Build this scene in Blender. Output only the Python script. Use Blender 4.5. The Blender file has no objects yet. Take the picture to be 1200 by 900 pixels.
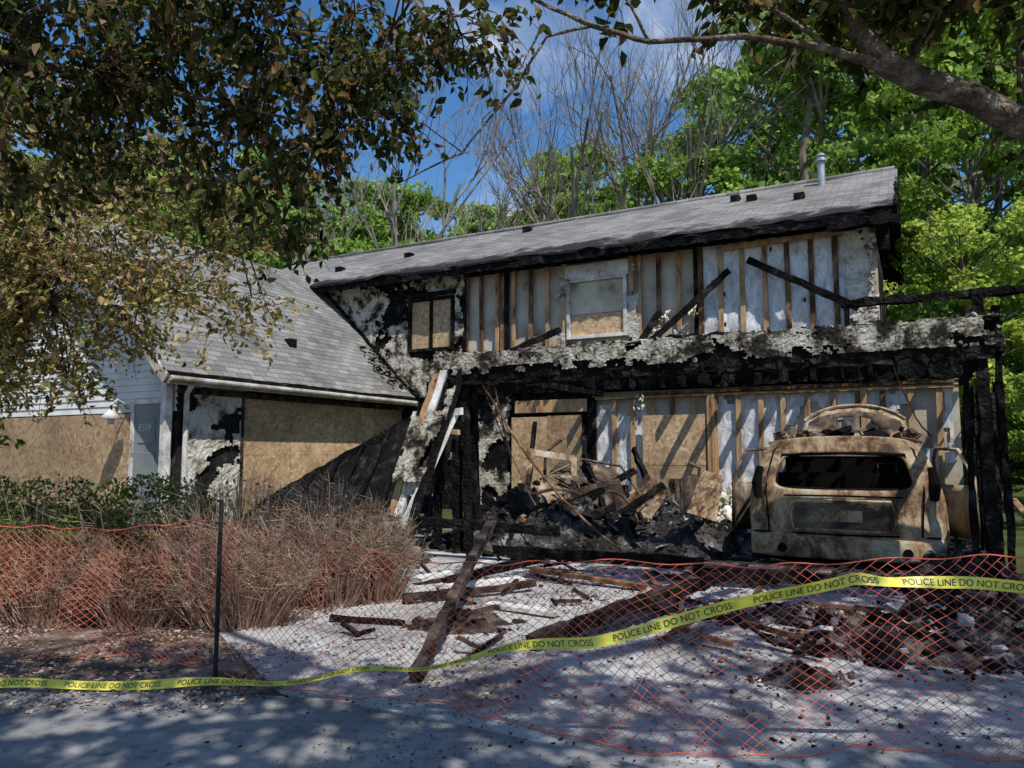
import bpy, bmesh, math, random
import numpy as np
from mathutils import Vector, Matrix, Euler, noise as mn
random.seed(7); rng=np.random.default_rng(7)
R=random.uniform
scene=bpy.context.scene
scene.view_settings.view_transform='Standard'
scene.view_settings.look='None'
scene.view_settings.exposure=0

# ------------------------------------------------------------------ materials
def ramp(nt,stops,interp='LINEAR'):
    r=nt.nodes.new('ShaderNodeValToRGB'); cr=r.color_ramp; cr.interpolation=interp
    while len(cr.elements)>1: cr.elements.remove(cr.elements[-1])
    cr.elements[0].position=stops[0][0]; cr.elements[0].color=(*stops[0][1],1)
    for p,c in stops[1:]:
        e=cr.elements.new(p); e.color=(*c,1)
    return r
def newmat(name):
    m=bpy.data.materials.new(name); m.use_nodes=True
    nt=m.node_tree; b=nt.nodes['Principled BSDF']; return m,nt,b
def noise(nt,vec,scale,detail=5,dist=0,rough=.6):
    n=nt.nodes.new('ShaderNodeTexNoise'); n.inputs['Scale'].default_value=scale
    n.inputs['Detail'].default_value=detail; n.inputs['Distortion'].default_value=dist
    n.inputs['Roughness'].default_value=rough
    if vec is not None: nt.links.new(vec,n.inputs['Vector'])
    return n
def mixc(nt,a,b,fac,blend='MIX'):
    m=nt.nodes.new('ShaderNodeMix'); m.data_type='RGBA'; m.blend_type=blend
    for sock,val in ((m.inputs[0],fac),(m.inputs[6],a),(m.inputs[7],b)):
        if isinstance(val,(int,float)): sock.default_value=val
        elif isinstance(val,tuple): sock.default_value=(*val,1)
        else: nt.links.new(val,sock)
    return m.outputs[2]
def M(name,stops,scale=4,detail=5,rough=.9,bump=.4,bscale=40,stretch=(1,1,1),dist=0,fine=.5,spec=.0,metal=0,voro=0,bdist=.02,nr=.6):
    m,nt,b=newmat(name)
    if spec==0 and metal==0:
        nt.nodes.remove(b); b=nt.nodes.new('ShaderNodeBsdfDiffuse'); out=[n for n in nt.nodes if n.type=='OUTPUT_MATERIAL'][0]; nt.links.new(b.outputs[0],out.inputs[0]); cs=b.inputs['Color']
    else:
        cs=b.inputs['Base Color']; b.inputs['Roughness'].default_value=rough; b.inputs['Specular IOR Level'].default_value=spec; b.inputs['Metallic'].default_value=metal
    tc=nt.nodes.new('ShaderNodeTexCoord'); mp=nt.nodes.new('ShaderNodeMapping')
    mp.inputs['Scale'].default_value=stretch
    nt.links.new(tc.outputs['Object'],mp.inputs['Vector']); v=mp.outputs['Vector']
    n=noise(nt,v,scale,detail,dist,nr); r=ramp(nt,stops); nt.links.new(n.outputs['Fac'],r.inputs[0])
    col=r.outputs[0]
    if fine:
        n2=noise(nt,v,scale*11+3,2); r2=ramp(nt,[(.3,(.35,.35,.35)),(.5,(1,1,1)),(.75,(1.0,1.0,1.0))]); nt.links.new(n2.outputs['Fac'],r2.inputs[0])
        col=mixc(nt,col,r2.outputs[0],fine,'MULTIPLY')
    nt.links.new(col,cs)
    if bump:
        h=noise(nt,v,bscale,1).outputs['Fac']
        if voro:
            vo=nt.nodes.new('ShaderNodeTexVoronoi'); vo.feature='F1'; vo.inputs['Scale'].default_value=voro
            nt.links.new(v,vo.inputs['Vector'])
            ad=nt.nodes.new('ShaderNodeMath'); ad.operation='MULTIPLY_ADD'; ad.inputs[1].default_value=-1.2
            nt.links.new(vo.outputs['Distance'],ad.inputs[0]); nt.links.new(h,ad.inputs[2]); h=ad.outputs[0]
        bp=nt.nodes.new('ShaderNodeBump'); bp.inputs['Strength'].default_value=bump; bp.inputs['Distance'].default_value=bdist
        nt.links.new(h,bp.inputs['Height']); nt.links.new(bp.outputs[0],b.inputs['Normal'])
    return m
char=M('charred_wood',[(.3,(.006,.006,.006)),(.55,(.014,.013,.0125)),(.72,(.055,.05,.046))],scale=5,voro=24,bump=.7,fine=0)
charbrown=M('charred_brown_wood',[(.35,(.012,.011,.011)),(.5,(.04,.032,.028)),(.66,(.12,.095,.08))],scale=4,voro=20,bump=.7,fine=.3)
stud=M('stud_wood',[(.3,(.12,.06,.03)),(.45,(.38,.23,.12)),(.65,(.56,.37,.20))],scale=2.5,stretch=(3,3,.8),bump=0)
studdark=M('smoked_stud_wood',[(.3,(.03,.02,.015)),(.5,(.13,.07,.04)),(.65,(.3,.18,.1))],scale=2.5,stretch=(3,3,1),bump=0)
drywall=M('smoke_stained_backing',[(.3,(.2,.15,.1)),(.42,(.43,.36,.27)),(.65,(.60,.53,.42))],scale=1.3,bump=0,fine=.25)
stucco=M('burned_stucco',[(.3,(.012,.012,.012)),(.40,(.025,.023,.02)),(.455,(.11,.09,.07)),(.50,(.33,.28,.21)),(.55,(.50,.46,.38)),(.68,(.62,.59,.53))],scale=3.2,dist=.2,bump=.6,bscale=30,fine=.5,nr=.72)
stucco2=M('peeling_stucco',[(.3,(.03,.028,.026)),(.38,(.12,.10,.08)),(.45,(.42,.37,.29)),(.6,(.62,.59,.52))],scale=3,dist=.3,bump=.6,bscale=25,fine=.5,nr=.7)
stucco3=M('stained_header_stucco',[(.32,(.015,.015,.015)),(.44,(.04,.035,.03)),(.49,(.15,.13,.10)),(.53,(.34,.31,.25)),(.59,(.42,.40,.34)),(.68,(.58,.54,.47))],scale=3.6,dist=.2,bump=.5,bscale=25,fine=.6,nr=.72)
sootwall=M('soot_wall',[(.35,(.012,.012,.012)),(.55,(.03,.027,.025)),(.66,(.1,.085,.07)),(.75,(.3,.27,.22))],scale=2,dist=.5,bump=.5,bscale=25)
whitep=M('scorched_white_paint',[(.3,(.12,.09,.07)),(.42,(.5,.47,.42)),(.6,(.75,.73,.69))],scale=3,bump=0)
fasc=M('wing_fascia_paint',[(.3,(.2,.16,.12)),(.5,(.42,.38,.32)),(.65,(.6,.57,.52))],scale=3,bump=0)
siding=M('white_siding_paint',[(.3,(.5,.49,.45)),(.6,(.66,.65,.62))],scale=2,bump=0,fine=.15)
doorm=M('grey_door_paint',[(.3,(.16,.18,.18)),(.6,(.24,.26,.25))],scale=2,bump=0,fine=.15)
insul=M('insulation',[(.3,(.25,.2,.1)),(.45,(.6,.55,.38)),(.6,(.75,.72,.6))],scale=4,bump=1,bscale=18,bdist=.05)
rust=M('burned_car_metal',[(.3,(.03,.02,.015)),(.41,(.10,.055,.03)),(.465,(.24,.145,.075)),(.52,(.36,.26,.15)),(.59,(.42,.34,.23)),(.7,(.53,.49,.41))],scale=2.6,dist=.3,rough=.6,spec=.3,bump=.2,bscale=40,fine=.5,nr=.74,stretch=(1,1,.75))
rust2=M('dark_rusted_metal',[(.3,(.02,.015,.012)),(.46,(.06,.04,.03)),(.58,(.16,.115,.075)),(.72,(.36,.31,.23))],scale=3,dist=.6,rough=.7,spec=.2,bump=.2,bscale=40,nr=.7)
sootshade=M('soot_and_painted_shade',[(.3,(.004,.004,.004)),(.6,(.01,.009,.008))],scale=4,bump=0,fine=0)  # near-black: soot, plus shade painted into the car interior and lamp hollows
ash=M('ash_debris',[(.3,(.015,.014,.013)),(.45,(.05,.045,.042)),(.55,(.13,.118,.11)),(.68,(.34,.31,.29))],scale=6,voro=14,bump=1,bdist=.05,bscale=30)
bark=M('bark',[(.3,(.04,.03,.022)),(.5,(.13,.10,.075)),(.65,(.26,.22,.17))],scale=6,voro=22,bump=1,bdist=.03)
barkfar=M('forest_bark',[(.3,(.07,.06,.045)),(.65,(.2,.17,.13))],scale=3,bump=0,fine=0,detail=1)
twigm=M('dry_twigs',[(.3,(.17,.11,.075)),(.6,(.38,.29,.21))],scale=8,bump=0,fine=0,detail=1)
paletwig=M('bare_tree_bark',[(.3,(.12,.10,.08)),(.6,(.27,.24,.2))],scale=3,bump=0,fine=0,detail=1)
metalm=M('post_metal',[(.3,(.02,.022,.02)),(.6,(.04,.04,.035))],scale=6,bump=0,detail=1)
galv=M('galvanised_vent',[(.3,(.3,.3,.3)),(.6,(.45,.45,.45))],scale=5,rough=.45,metal=.6,spec=.3,bump=0)
groundm=M('dirt_ground',[(.3,(.06,.045,.036)),(.48,(.15,.115,.09)),(.62,(.3,.25,.21))],scale=3,bump=.8,bscale=30,bdist=.03)
asphalt=M('asphalt',[(.3,(.16,.158,.155)),(.5,(.25,.245,.24)),(.68,(.34,.335,.32))],scale=1.2,bump=.5,bscale=120,fine=.5,bdist=.008)
concrete=M('driveway_concrete',[(.28,(.11,.105,.10)),(.42,(.27,.26,.25)),(.52,(.39,.385,.37)),(.68,(.50,.495,.48))],scale=1.3,bump=.35,bscale=60,fine=.45,dist=.4,nr=.7)
floorm=M('garage_floor_ash',[(.3,(.01,.01,.01)),(.5,(.04,.036,.034)),(.62,(.13,.115,.105)),(.7,(.3,.27,.25))],scale=3,voro=16,bump=1,bdist=.05)
forestfloor=M('hill_ground',[(.3,(.03,.04,.015)),(.6,(.07,.09,.03))],scale=1,bump=0,fine=0)

def osb():
    m,nt,b=newmat('plywood_osb')
    tc=nt.nodes.new('ShaderNodeTexCoord')
    n=noise(nt,tc.outputs['Object'],6,2)
    mv=nt.nodes.new('ShaderNodeMix'); mv.data_type='VECTOR'; mv.inputs[0].default_value=.15
    nt.links.new(tc.outputs['Object'],mv.inputs[4]); nt.links.new(n.outputs['Color'],mv.inputs[5])
    vo=nt.nodes.new('ShaderNodeTexVoronoi'); vo.inputs['Scale'].default_value=22; nt.links.new(mv.outputs[1],vo.inputs['Vector'])
    r=ramp(nt,[(0,(.28,.175,.09)),(.4,(.44,.30,.165)),(.8,(.57,.41,.245)),(1,(.68,.53,.35))])
    nt.links.new(vo.outputs['Color'],r.inputs[0])
    n2=noise(nt,tc.outputs['Object'],1.1,5); r2=ramp(nt,[(.32,(.55,.5,.45)),(.55,(1,1,1))]); nt.links.new(n2.outputs['Fac'],r2.inputs[0])
    c=mixc(nt,r.outputs[0],r2.outputs[0],.8,'MULTIPLY')
    ge=nt.nodes.new('ShaderNodeNewGeometry'); r3=ramp(nt,[(0,(.66,.62,.58)),(1,(1.08,1.04,1.0))]); nt.links.new(ge.outputs['Random Per Island'],r3.inputs[0])
    nt.links.new(mixc(nt,c,r3.outputs[0],1.0,'MULTIPLY'),b.inputs['Base Color'])
    b.inputs['Roughness'].default_value=.75; return m
ply=osb()
def shingles(name,swap,charedge):
    m,nt,b=newmat(name); tc=nt.nodes.new('ShaderNodeTexCoord'); sp=nt.nodes.new('ShaderNodeSeparateXYZ'); nt.links.new(tc.outputs['Object'],sp.inputs[0])
    cb=nt.nodes.new('ShaderNodeCombineXYZ')
    nt.links.new(sp.outputs[1 if swap else 0],cb.inputs[0]); nt.links.new(sp.outputs[0 if swap else 1],cb.inputs[1])
    br=nt.nodes.new('ShaderNodeTexBrick'); nt.links.new(cb.outputs[0],br.inputs['Vector'])
    br.inputs['Scale'].default_value=1; br.inputs['Brick Width'].default_value=.3; br.inputs['Row Height'].default_value=.125 if not swap else .1
    br.inputs['Mortar Size'].default_value=.007; br.inputs['Mortar Smooth'].default_value=.3
    br.inputs['Color1'].default_value=(.19,.18,.165,1); br.inputs['Color2'].default_value=(.33,.315,.29,1); br.inputs['Mortar'].default_value=(.09,.083,.078,1)
    n=noise(nt,tc.outputs['Object'],.8,6); r=ramp(nt,[(.3,(.5,.48,.46)),(.55,(1,1,1))]); nt.links.new(n.outputs['Fac'],r.inputs[0])
    c=mixc(nt,br.outputs['Color'],r.outputs[0],.8,'MULTIPLY')
    n3=noise(nt,tc.outputs['Object'],60,2); r3=ramp(nt,[(.35,(.6,.6,.6)),(.65,(1,1,1))]); nt.links.new(n3.outputs['Fac'],r3.inputs[0])
    c=mixc(nt,c,r3.outputs[0],.8,'MULTIPLY')
    if charedge:
        a=nt.nodes.new('ShaderNodeMath'); a.operation='SUBTRACT'; nt.links.new(sp.outputs[1],a.inputs[0]); a.inputs[1].default_value=5.5
        n2=noise(nt,tc.outputs['Object'],1.3,6,0,.7); mm=nt.nodes.new('ShaderNodeMath'); mm.operation='MULTIPLY_ADD'; nt.links.new(n2.outputs['Fac'],mm.inputs[0]); mm.inputs[1].default_value=-3.0; nt.links.new(a.outputs[0],mm.inputs[2])
        rr=ramp(nt,[(0,(1,1,1)),(.45,(0,0,0))]); 
        ad=nt.nodes.new('ShaderNodeMath'); ad.operation='ADD'; nt.links.new(mm.outputs[0],ad.inputs[0]); ad.inputs[1].default_value=1.2
        nt.links.new(ad.outputs[0],rr.inputs[0])
        c=mixc(nt,c,(.02,.019,.018),rr.outputs[0])
    nt.links.new(c,b.inputs['Base Color']); b.inputs['Roughness'].default_value=.9; b.inputs['Specular IOR Level'].default_value=.2
    return m
shA=shingles('roof_shingles',False,True); shB=shingles('wing_roof_shingles',True,False)
def plastic():
    m,nt,b=newmat('vapour_barrier_plastic'); tc=nt.nodes.new('ShaderNodeTexCoord'); mp=nt.nodes.new('ShaderNodeMapping'); mp.inputs['Scale'].default_value=(3.2,1,1.5)
    nt.links.new(tc.outputs['Object'],mp.inputs[0]); n=noise(nt,mp.outputs[0],2.2,5,1.2,.6)
    r=ramp(nt,[(.3,(.36,.33,.30)),(.45,(.56,.55,.53)),(.6,(.72,.72,.72))]); nt.links.new(n.outputs['Fac'],r.inputs[0])
    nt.links.new(r.outputs[0],b.inputs['Base Color']); b.inputs['Roughness'].default_value=.35; b.inputs['Specular IOR Level'].default_value=.5
    bp=nt.nodes.new('ShaderNodeBump'); bp.inputs['Distance'].default_value=.04; bp.inputs['Strength'].default_value=.7; nt.links.new(n.outputs['Fac'],bp.inputs['Height']); nt.links.new(bp.outputs[0],b.inputs['Normal']); return m
plas=plastic()
def flat(name,c,rough=.5):
    m,nt,b=newmat(name); n=noise(nt,None,30,1); r=ramp(nt,[(.3,tuple(x*.75 for x in c)),(.6,c)]); nt.links.new(n.outputs['Fac'],r.inputs[0]); nt.links.new(r.outputs[0],b.inputs['Base Color']); b.inputs['Roughness'].default_value=rough; return m
netm=flat('orange_net_plastic',(.78,.14,.07)); tapem=flat('yellow_tape_plastic',(.70,.62,.07),.4); inkm=flat('black_ink',(.02,.02,.02)); numm=flat('number_white',(.6,.6,.58))
def leafmat(name,trans=.45,k=(1.5,1.5,.6)):
    m=bpy.data.materials.new(name); m.use_nodes=True; nt=m.node_tree; nt.nodes.clear()
    o=nt.nodes.new('ShaderNodeOutputMaterial'); at=nt.nodes.new('ShaderNodeAttribute'); at.attribute_name='Col'
    d=nt.nodes.new('ShaderNodeBsdfDiffuse'); nt.links.new(at.outputs['Color'],d.inputs['Color'])
    if trans<=0: nt.links.new(d.outputs[0],o.inputs[0]); return m
    t=nt.nodes.new('ShaderNodeBsdfTranslucent'); mx=nt.nodes.new('ShaderNodeMixShader'); mx.inputs[0].default_value=trans
    c=mixc(nt,at.outputs['Color'],k,1.0,'MULTIPLY')
    nt.links.new(c,t.inputs['Color'])
    nt.links.new(d.outputs[0],mx.inputs[1]); nt.links.new(t.outputs[0],mx.inputs[2]); nt.links.new(mx.outputs[0],o.inputs[0]); return m
leafm=leafmat('leaf'); litter=leafmat('dry_leaf',0)

# ------------------------------------------------------------------ mesh helpers
class MB:
    def __init__(s): s.v=[]; s.f=[]; s.m=[]
    def add(s,vs,fs,mat=0):
        o=len(s.v); s.v+= [tuple(v) for v in vs]; s.f+=[tuple(i+o for i in f) for f in fs]; s.m+=[mat]*len(fs)
    def box(s,a,b,mat=0):
        (x0,y0,z0),(x1,y1,z1)=a,b
        s.add([(x0,y0,z0),(x1,y0,z0),(x1,y1,z0),(x0,y1,z0),(x0,y0,z1),(x1,y0,z1),(x1,y1,z1),(x0,y1,z1)],
              [(0,3,2,1),(4,5,6,7),(0,1,5,4),(1,2,6,5),(2,3,7,6),(3,0,4,7)],mat)
    def beam(s,p,q,w,h,mat=0,j=0.0,seg=None,up=(0,0,1),taper=1.0):
        p=Vector(p);q=Vector(q);d=q-p;L=d.length;d.normalize();u=Vector(up)
        if abs(d.dot(u))>.95:u=Vector((0,1,0))
        a=d.cross(u).normalized();b=a.cross(d)
        if seg is None: seg=max(1,int(L/.12)) if j>0 else 1
        vs=[];fs=[]
        for i in range(seg+1):
            c=p+d*(L*i/seg); k=1+(taper-1)*i/seg
            for sx,sz in((-1,-1),(1,-1),(1,1),(-1,1)):
                vs.append(c+a*(sx*w/2*k+R(-j,j))+b*(sz*h/2*k+R(-j,j))+d*R(-j,j))
        for i in range(seg):
            for k in range(4):
                n=(k+1)%4; fs.append((i*4+k,i*4+n,i*4+4+n,i*4+4+k))
        fs.append((3,2,1,0)); e=seg*4; fs.append((e,e+1,e+2,e+3)); s.add(vs,fs,mat)
    def tube(s,pts,rad,n=6,mat=0,j=0):
        pts=[Vector(p) for p in pts]; vs=[];fs=[]; a=None
        for i,p in enumerate(pts):
            d=(pts[min(i+1,len(pts)-1)]-pts[max(i-1,0)]).normalized()
            if a is None:
                a=d.orthogonal().normalized()
            else:
                a=(a-d*a.dot(d)).normalized()
            b=d.cross(a); r=rad[i] if hasattr(rad,'__len__') else rad
            for k in range(n):
                t=2*math.pi*k/n; rr=r*(1+R(-j,j)); vs.append(p+a*math.cos(t)*rr+b*math.sin(t)*rr)
        for i in range(len(pts)-1):
            for k in range(n): fs.append((i*n+k,i*n+(k+1)%n,(i+1)*n+(k+1)%n,(i+1)*n+k))
        fs.append(tuple(range(n))[::-1]); fs.append(tuple((len(pts)-1)*n+k for k in range(n)))
        s.add(vs,fs,mat)
    def chunk(s,c,r,mat=0,flatz=.6):
        vs=[];c=Vector(c); E=Euler((R(0,6),R(0,6),R(0,6))).to_matrix(); sc=(R(.4,1.6),R(.4,1.2),R(.15,.8))
        for x in(-1,1):
            for y in(-1,1):
                for z in(-1,1):
                    q=E@Vector((x*r*sc[0]*R(.5,1.1),y*r*sc[1]*R(.5,1.1),z*r*sc[2]*R(.4,1))); q.z*=flatz; vs.append(c+q)
        s.add(vs,[(0,1,3,2),(4,6,7,5),(0,4,5,1),(2,3,7,6),(0,2,6,4),(1,5,7,3)],mat)
    def rag(s,o,u,v,w,h,cell,keep,mat=0,nrm=(0,-1,0),jit=.42,bulge=.01):
        o=Vector(o);u=Vector(u);v=Vector(v);nr=Vector(nrm); nx=max(1,int(round(w/cell)));ny=max(1,int(round(h/cell))); off=len(s.v)
        for j in range(ny+1):
            for i in range(nx+1):
                a=i*w/nx+(R(-jit,jit)*cell); b=j*h/ny+(R(-jit,jit)*cell)
                s.v.append(tuple(o+u*a+v*b+nr*R(0,bulge)))
        for j in range(ny):
            for i in range(nx):
                if keep((i+.5)*w/nx,(j+.5)*h/ny):
                    k=off+j*(nx+1)+i; s.f.append((k,k+1,k+nx+2,k+nx+1)); s.m.append(mat)
    def build(s,name,mats,parent=None,smooth=False,solid=0,bevel=0,sub=0):
        me=bpy.data.meshes.new(name); me.from_pydata(s.v,[],s.f); 
        for m in mats: me.materials.append(m)
        me.polygons.foreach_set('material_index',s.m)
        if smooth: me.polygons.foreach_set('use_smooth',[True]*len(me.polygons))
        me.update(); ob=bpy.data.objects.new(name,me); scene.collection.objects.link(ob)
        if parent: ob.parent=parent
        if solid: md=ob.modifiers.new('s','SOLIDIFY'); md.thickness=solid; md.offset=0
        if sub: md=ob.modifiers.new('sub','SUBSURF'); md.levels=sub; md.render_levels=sub
        if bevel: md=ob.modifiers.new('b','BEVEL'); md.width=bevel; md.segments=2
        return ob
ANG=-math.radians(28.3)
G=Matrix.Translation((-.65,9.5,0))@Matrix.Rotation(ANG,4,'Z')
def W(s,t,z=0): return G@Vector((s,t,z))
def empty(name,local=True,extra=None):
    e=bpy.data.objects.new(name,None); scene.collection.objects.link(e); e.empty_display_size=.2
    if local: e.matrix_world=G@(extra or Matrix.Identity(4))
    elif extra: e.matrix_world=extra
    return e
def nz(x,y,z,s=1): return mn.fractal(Vector((x*s,y*s,z*s)),1.0,2.0,4)

def leaves(name,C,size,col,mat,parent=None,axis=None,w=.5,fold=.25,link=True,flat=0,normal=None):
    C=np.asarray(C,float); N=len(C); size=np.broadcast_to(size,(N,))[:,None]
    a=rng.normal(size=(N,3))
    if axis is not None: a=a*.6+np.asarray(axis)
    if flat: a[:,2]*=flat
    a/=np.linalg.norm(a,axis=1)[:,None]
    b=rng.normal(size=(N,3)); 
    if flat: b[:,2]*=flat
    if normal is not None:
        nn=np.asarray(normal)+rng.normal(size=(N,3))*.55; b=np.cross(nn,a)
    b-=a*(a*b).sum(1)[:,None]; b/=np.linalg.norm(b,axis=1)[:,None]+1e-9; n=np.cross(a,b)
    a*=size;b*=size*w;n*=size*fold
    V=np.stack([C-a*.5, C-a*.15+b*.5+n*.6, C+a*.2+b*.38+n*.4, C+a*.55-n*.3, C+a*.2-b*.38+n*.4, C-a*.15-b*.5+n*.6],1).reshape(-1,3)
    base=(np.arange(N)*6)[:,None]; F=np.concatenate([base+np.array([[0,1,2,3]]),base+np.array([[0,3,4,5]])],1).reshape(-1)
    me=bpy.data.meshes.new(name); me.vertices.add(N*6); me.vertices.foreach_set('co',V.reshape(-1).astype(np.float32))
    me.loops.add(N*8); me.loops.foreach_set('vertex_index',F.astype(np.int32)); me.polygons.add(N*2)
    me.polygons.foreach_set('loop_start',(np.arange(N*2)*4).astype(np.int32)); 
    me.update(calc_edges=True)
    ca=me.color_attributes.new('Col','FLOAT_COLOR','POINT'); cc=np.ones((N*6,4),np.float32); cc[:,:3]=np.repeat(np.asarray(col),6,0); ca.data.foreach_set('color',cc.reshape(-1))
    me.materials.append(mat)
    if not link: return me
    ob=bpy.data.objects.new(name,me); scene.collection.objects.link(ob)
    if parent: ob.parent=parent
    return ob
def pal(N,cols,var=.25,probs=None):
    cols=np.array(cols); k=rng.choice(len(cols),N,p=probs); c=cols[k]*(1+rng.normal(size=(N,1))*var); return np.clip(c,.003,1)

# ------------------------------------------------------------------ ground
def hill(x,y):
    t=.474*(x+.65)+.88*(y-9.5)
    h=np.maximum(0,t-14.5)*.26; h=9*(1-np.exp(-h/9)); k=np.clip((x+12)/30,0,1); return h*(.35+.85*k)
xs=np.linspace(-300,300,241); ys=np.linspace(-150,350,201); X,Y=np.meshgrid(xs,ys)
Z=hill(X,Y); g=MB(); g.v=list(map(tuple,np.stack([X,Y,Z],-1).reshape(-1,3)))
nx=len(xs)
for j in range(len(ys)-1):
    for i in range(nx-1):
        k=j*nx+i; g.f.append((k,k+1,k+nx+1,k+nx)); g.m.append(0 if Y[j,i]<12 and X[j,i]<5 else 1)
g.build('ground',[groundm,forestfloor])
def sheet(name,pts,z,mat):
    b=MB(); b.add([(x,y,z) for x,y in pts],[tuple(range(len(pts)))]); return b.build(name,[mat])
pw=lambda s,t:(W(s,t).x,W(s,t).y)
sheet('road',[(-60,-30),(60,-30),(60,-.5),(8,1.2),(3.2,1.9),(1.6,2.55),(.7,3.0),(-.2,3.55),(-1.0,3.95),(-2.2,4.1),(-5,4.5),(-60,9)],.008,asphalt)
sheet('driveway',[(-.2,3.5),(.7,2.95),(1.6,2.5),(3.2,1.85),(8,1.15),pw(6.6,-2),pw(6.0,-.05),pw(-.4,-.05),pw(-1.8,-.3),pw(-3.2,.2),pw(-4.5,.6),(-3.2,7.2),(-2.2,5.6),(-1.2,4.02),(-1.0,3.9)],.004,concrete)
b=MB(); b.box((-.2,0,-.1),(5.8,6,.02)); fe=empty('garage_floor'); b.build('slab',[floorm],fe)

# ------------------------------------------------------------------ house
H=empty('burned_house')
b=MB(); b.box((-12,6.2,0),(4.55,13.1,5.25)); b.build('main_block_core',[sootwall],H)
def plate(b,x0,x1,z0,z1,t,holes,cell,thr,mat,seed=0,th=0,edge=.12,bul=.012):
    def keep(a,c):
        x=x0+a; z=z0+c
        for (hx0,hx1,hz0,hz1) in holes:
            if hx0<x<hx1 and hz0<z<hz1: return False
        e=min(a,x1-x0-a,c,z1-z0-c)/edge
        n=nz(x,seed*3.7,z,1.7)+.25*nz(x,seed+9,z,7)
        return n+min(e,1)*.5>thr+.5
    b.rag((x0,t,z0),(1,0,0),(0,0,1),x1-x0,z1-z0,cell,keep,mat,bulge=bul)
wl=(-5.19,-3.95,3.54,4.78); wc=(-1.18,.12,3.55,4.8)
b=MB(); b.box((-8.5,6.03,2.5),(-3.7,6.15,5.25)); b.box((-5.3,6.02,0),(-.7,6.16,2.75)); b.build('charred_sheathing',[char],H)
b=MB(); plate(b,-8.3,-3.65,2.5,5.25,5.98,[wl],.04,-.28,0,1); plate(b,-5.3,-2.5,.1,2.5,5.98,[],.045,.05,0,2)
plate(b,-1.5,.32,4.8,5.1,5.97,[],.04,-.35,1,3); plate(b,-1.42,-1.18,3.1,4.85,5.97,[],.04,-.2,1,4); plate(b,.12,.36,3.4,5.0,5.97,[],.04,-.2,1,5)
plate(b,4.05,4.6,2.9,5.25,5.95,[],.035,-.2,1,6,bul=.03)
b.build('peeling_stucco',[stucco,stucco2],H,solid=.02)
b=MB(); b.box((-3.7,6.08,2.6),(1.5,6.14,5.2),0); b.box((-.7,6.08,0),(5.7,6.14,2.45),0); b.box((1.5,6.12,2.6),(4.6,6.16,5.2),0)
b.build('interior_backing',[drywall],H)
def sheetwave(x0,x1,z0,z1,t,name,hole=None):
    b=MB(); nxx=int((x1-x0)/.05); nzz=int((z1-z0)/.08); 
    for j in range(nzz+1):
        for i in range(nxx+1):
            x=x0+(x1-x0)*i/nxx; z=z0+(z1-z0)*j/nzz
            b.v.append((x,t+.035*nz(x,1,z,2.5)+.02*nz(x*4,3,z,2)-.0,z))
    for j in range(nzz):
        for i in range(nxx):
            x=x0+(x1-x0)*i/nxx; z=z0+(z1-z0)*j/nzz
            if hole and hole(x,z): continue
            k=j*(nxx+1)+i; b.f.append((k,k+1,k+nxx+2,k+nxx+1)); b.m.append(0)
    b.build(name,[plas],H,smooth=True)
sheetwave(1.58,4.15,3.0,5.15,6.02,'vapour_barrier',lambda x,z: nz(x,5,z,1.2)>.5)
sheetwave(-.6,.45,.1,2.2,6.05,'lower_vapour_barrier_left',lambda x,z: nz(x,5,z,1.1)>.25)
sheetwave(1.7,5.6,.1,2.3,6.05,'lower_vapour_barrier',lambda x,z: nz(x,15,z,1.1)>.1)
b=MB()
x=-3.65
while x<4.5:
    if not(wc[0]-.02<x<wc[1]+.0):
        m=0 if R(0,1)<.75 else 1
        z0=2.7+ (R(0,.25) if x>1.5 else 0)
        b.beam((x,6.0+R(-.01,.01),z0),(x+R(-.02,.02),6.0,5.15),.04,.09,m,up=(1,0,0))
    x+=.4
for xx,mm in((-2.72,1),(-2.62,2),(1.5,2),(1.58,1),(.2,0),(-1.24,0),(-3.68,2)): b.beam((xx,5.99,2.7),(xx,5.99,5.2),.05,.1,mm,up=(1,0,0))
b.beam((-3.7,5.99,5.17),(4.2,5.99,5.17),.09,.05,2,j=.008); b.beam((-3.7,5.985,2.85),(4.2,5.985,2.8),.09,.06,2,j=.008)
b.beam((2.0,5.93,5.05),(4.1,5.93,5.08),.03,.1,0)
x=-.6
while x<5.6:
    b.beam((x,5.99,.05),(x+R(-.02,.02),5.99,2.28),.045,.09,0 if R(0,1)<.8 else 1,up=(1,0,0)); x+=.4
for xx in(-.68,-.62,1.7,1.75,4.3): b.beam((xx,5.96,0),(xx,5.96,2.35),.06,.1,2 if xx<0 else 0,up=(1,0,0))
b.beam((-.7,5.98,2.32),(5.7,5.98,2.32),.09,.045,0); b.beam((.3,5.96,2.38),(5.7,5.96,2.4),.1,.05,1)
b.beam((-2.4,5.97,2.2),(-.75,5.97,2.2),.05,.26,0)
b.build('wall_studs',[stud,studdark,char],H,bevel=.004)
b=MB(); b.beam((-4.2,5.95,2.62),(5.75,5.95,2.58),.14,.26,0,j=.03); b.beam((-3.9,5.75,3.05),(1.4,5.8,3.12),.12,.14,0,j=.03); b.beam((1.0,5.7,3.3),(2.6,5.75,3.3),.3,.22,0,j=.04)
b.beam((2.4,5.8,2.95),(5.0,5.8,2.98),.14,.15,0,j=.03)
for i in range(14):
    x=-.5+i*.45; b.beam((x,5.9,2.58),(x+R(-.05,.05),5.9-R(.15,.9),2.58+R(-.06,.05)),.05,.2,0,j=.02)
for i in range(200): b.chunk((R(-3.8,4.9),R(5.55,5.95),R(3.0,3.35)),R(.03,.1),random.choice([0,0,0,0,1,2]),1)
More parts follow.
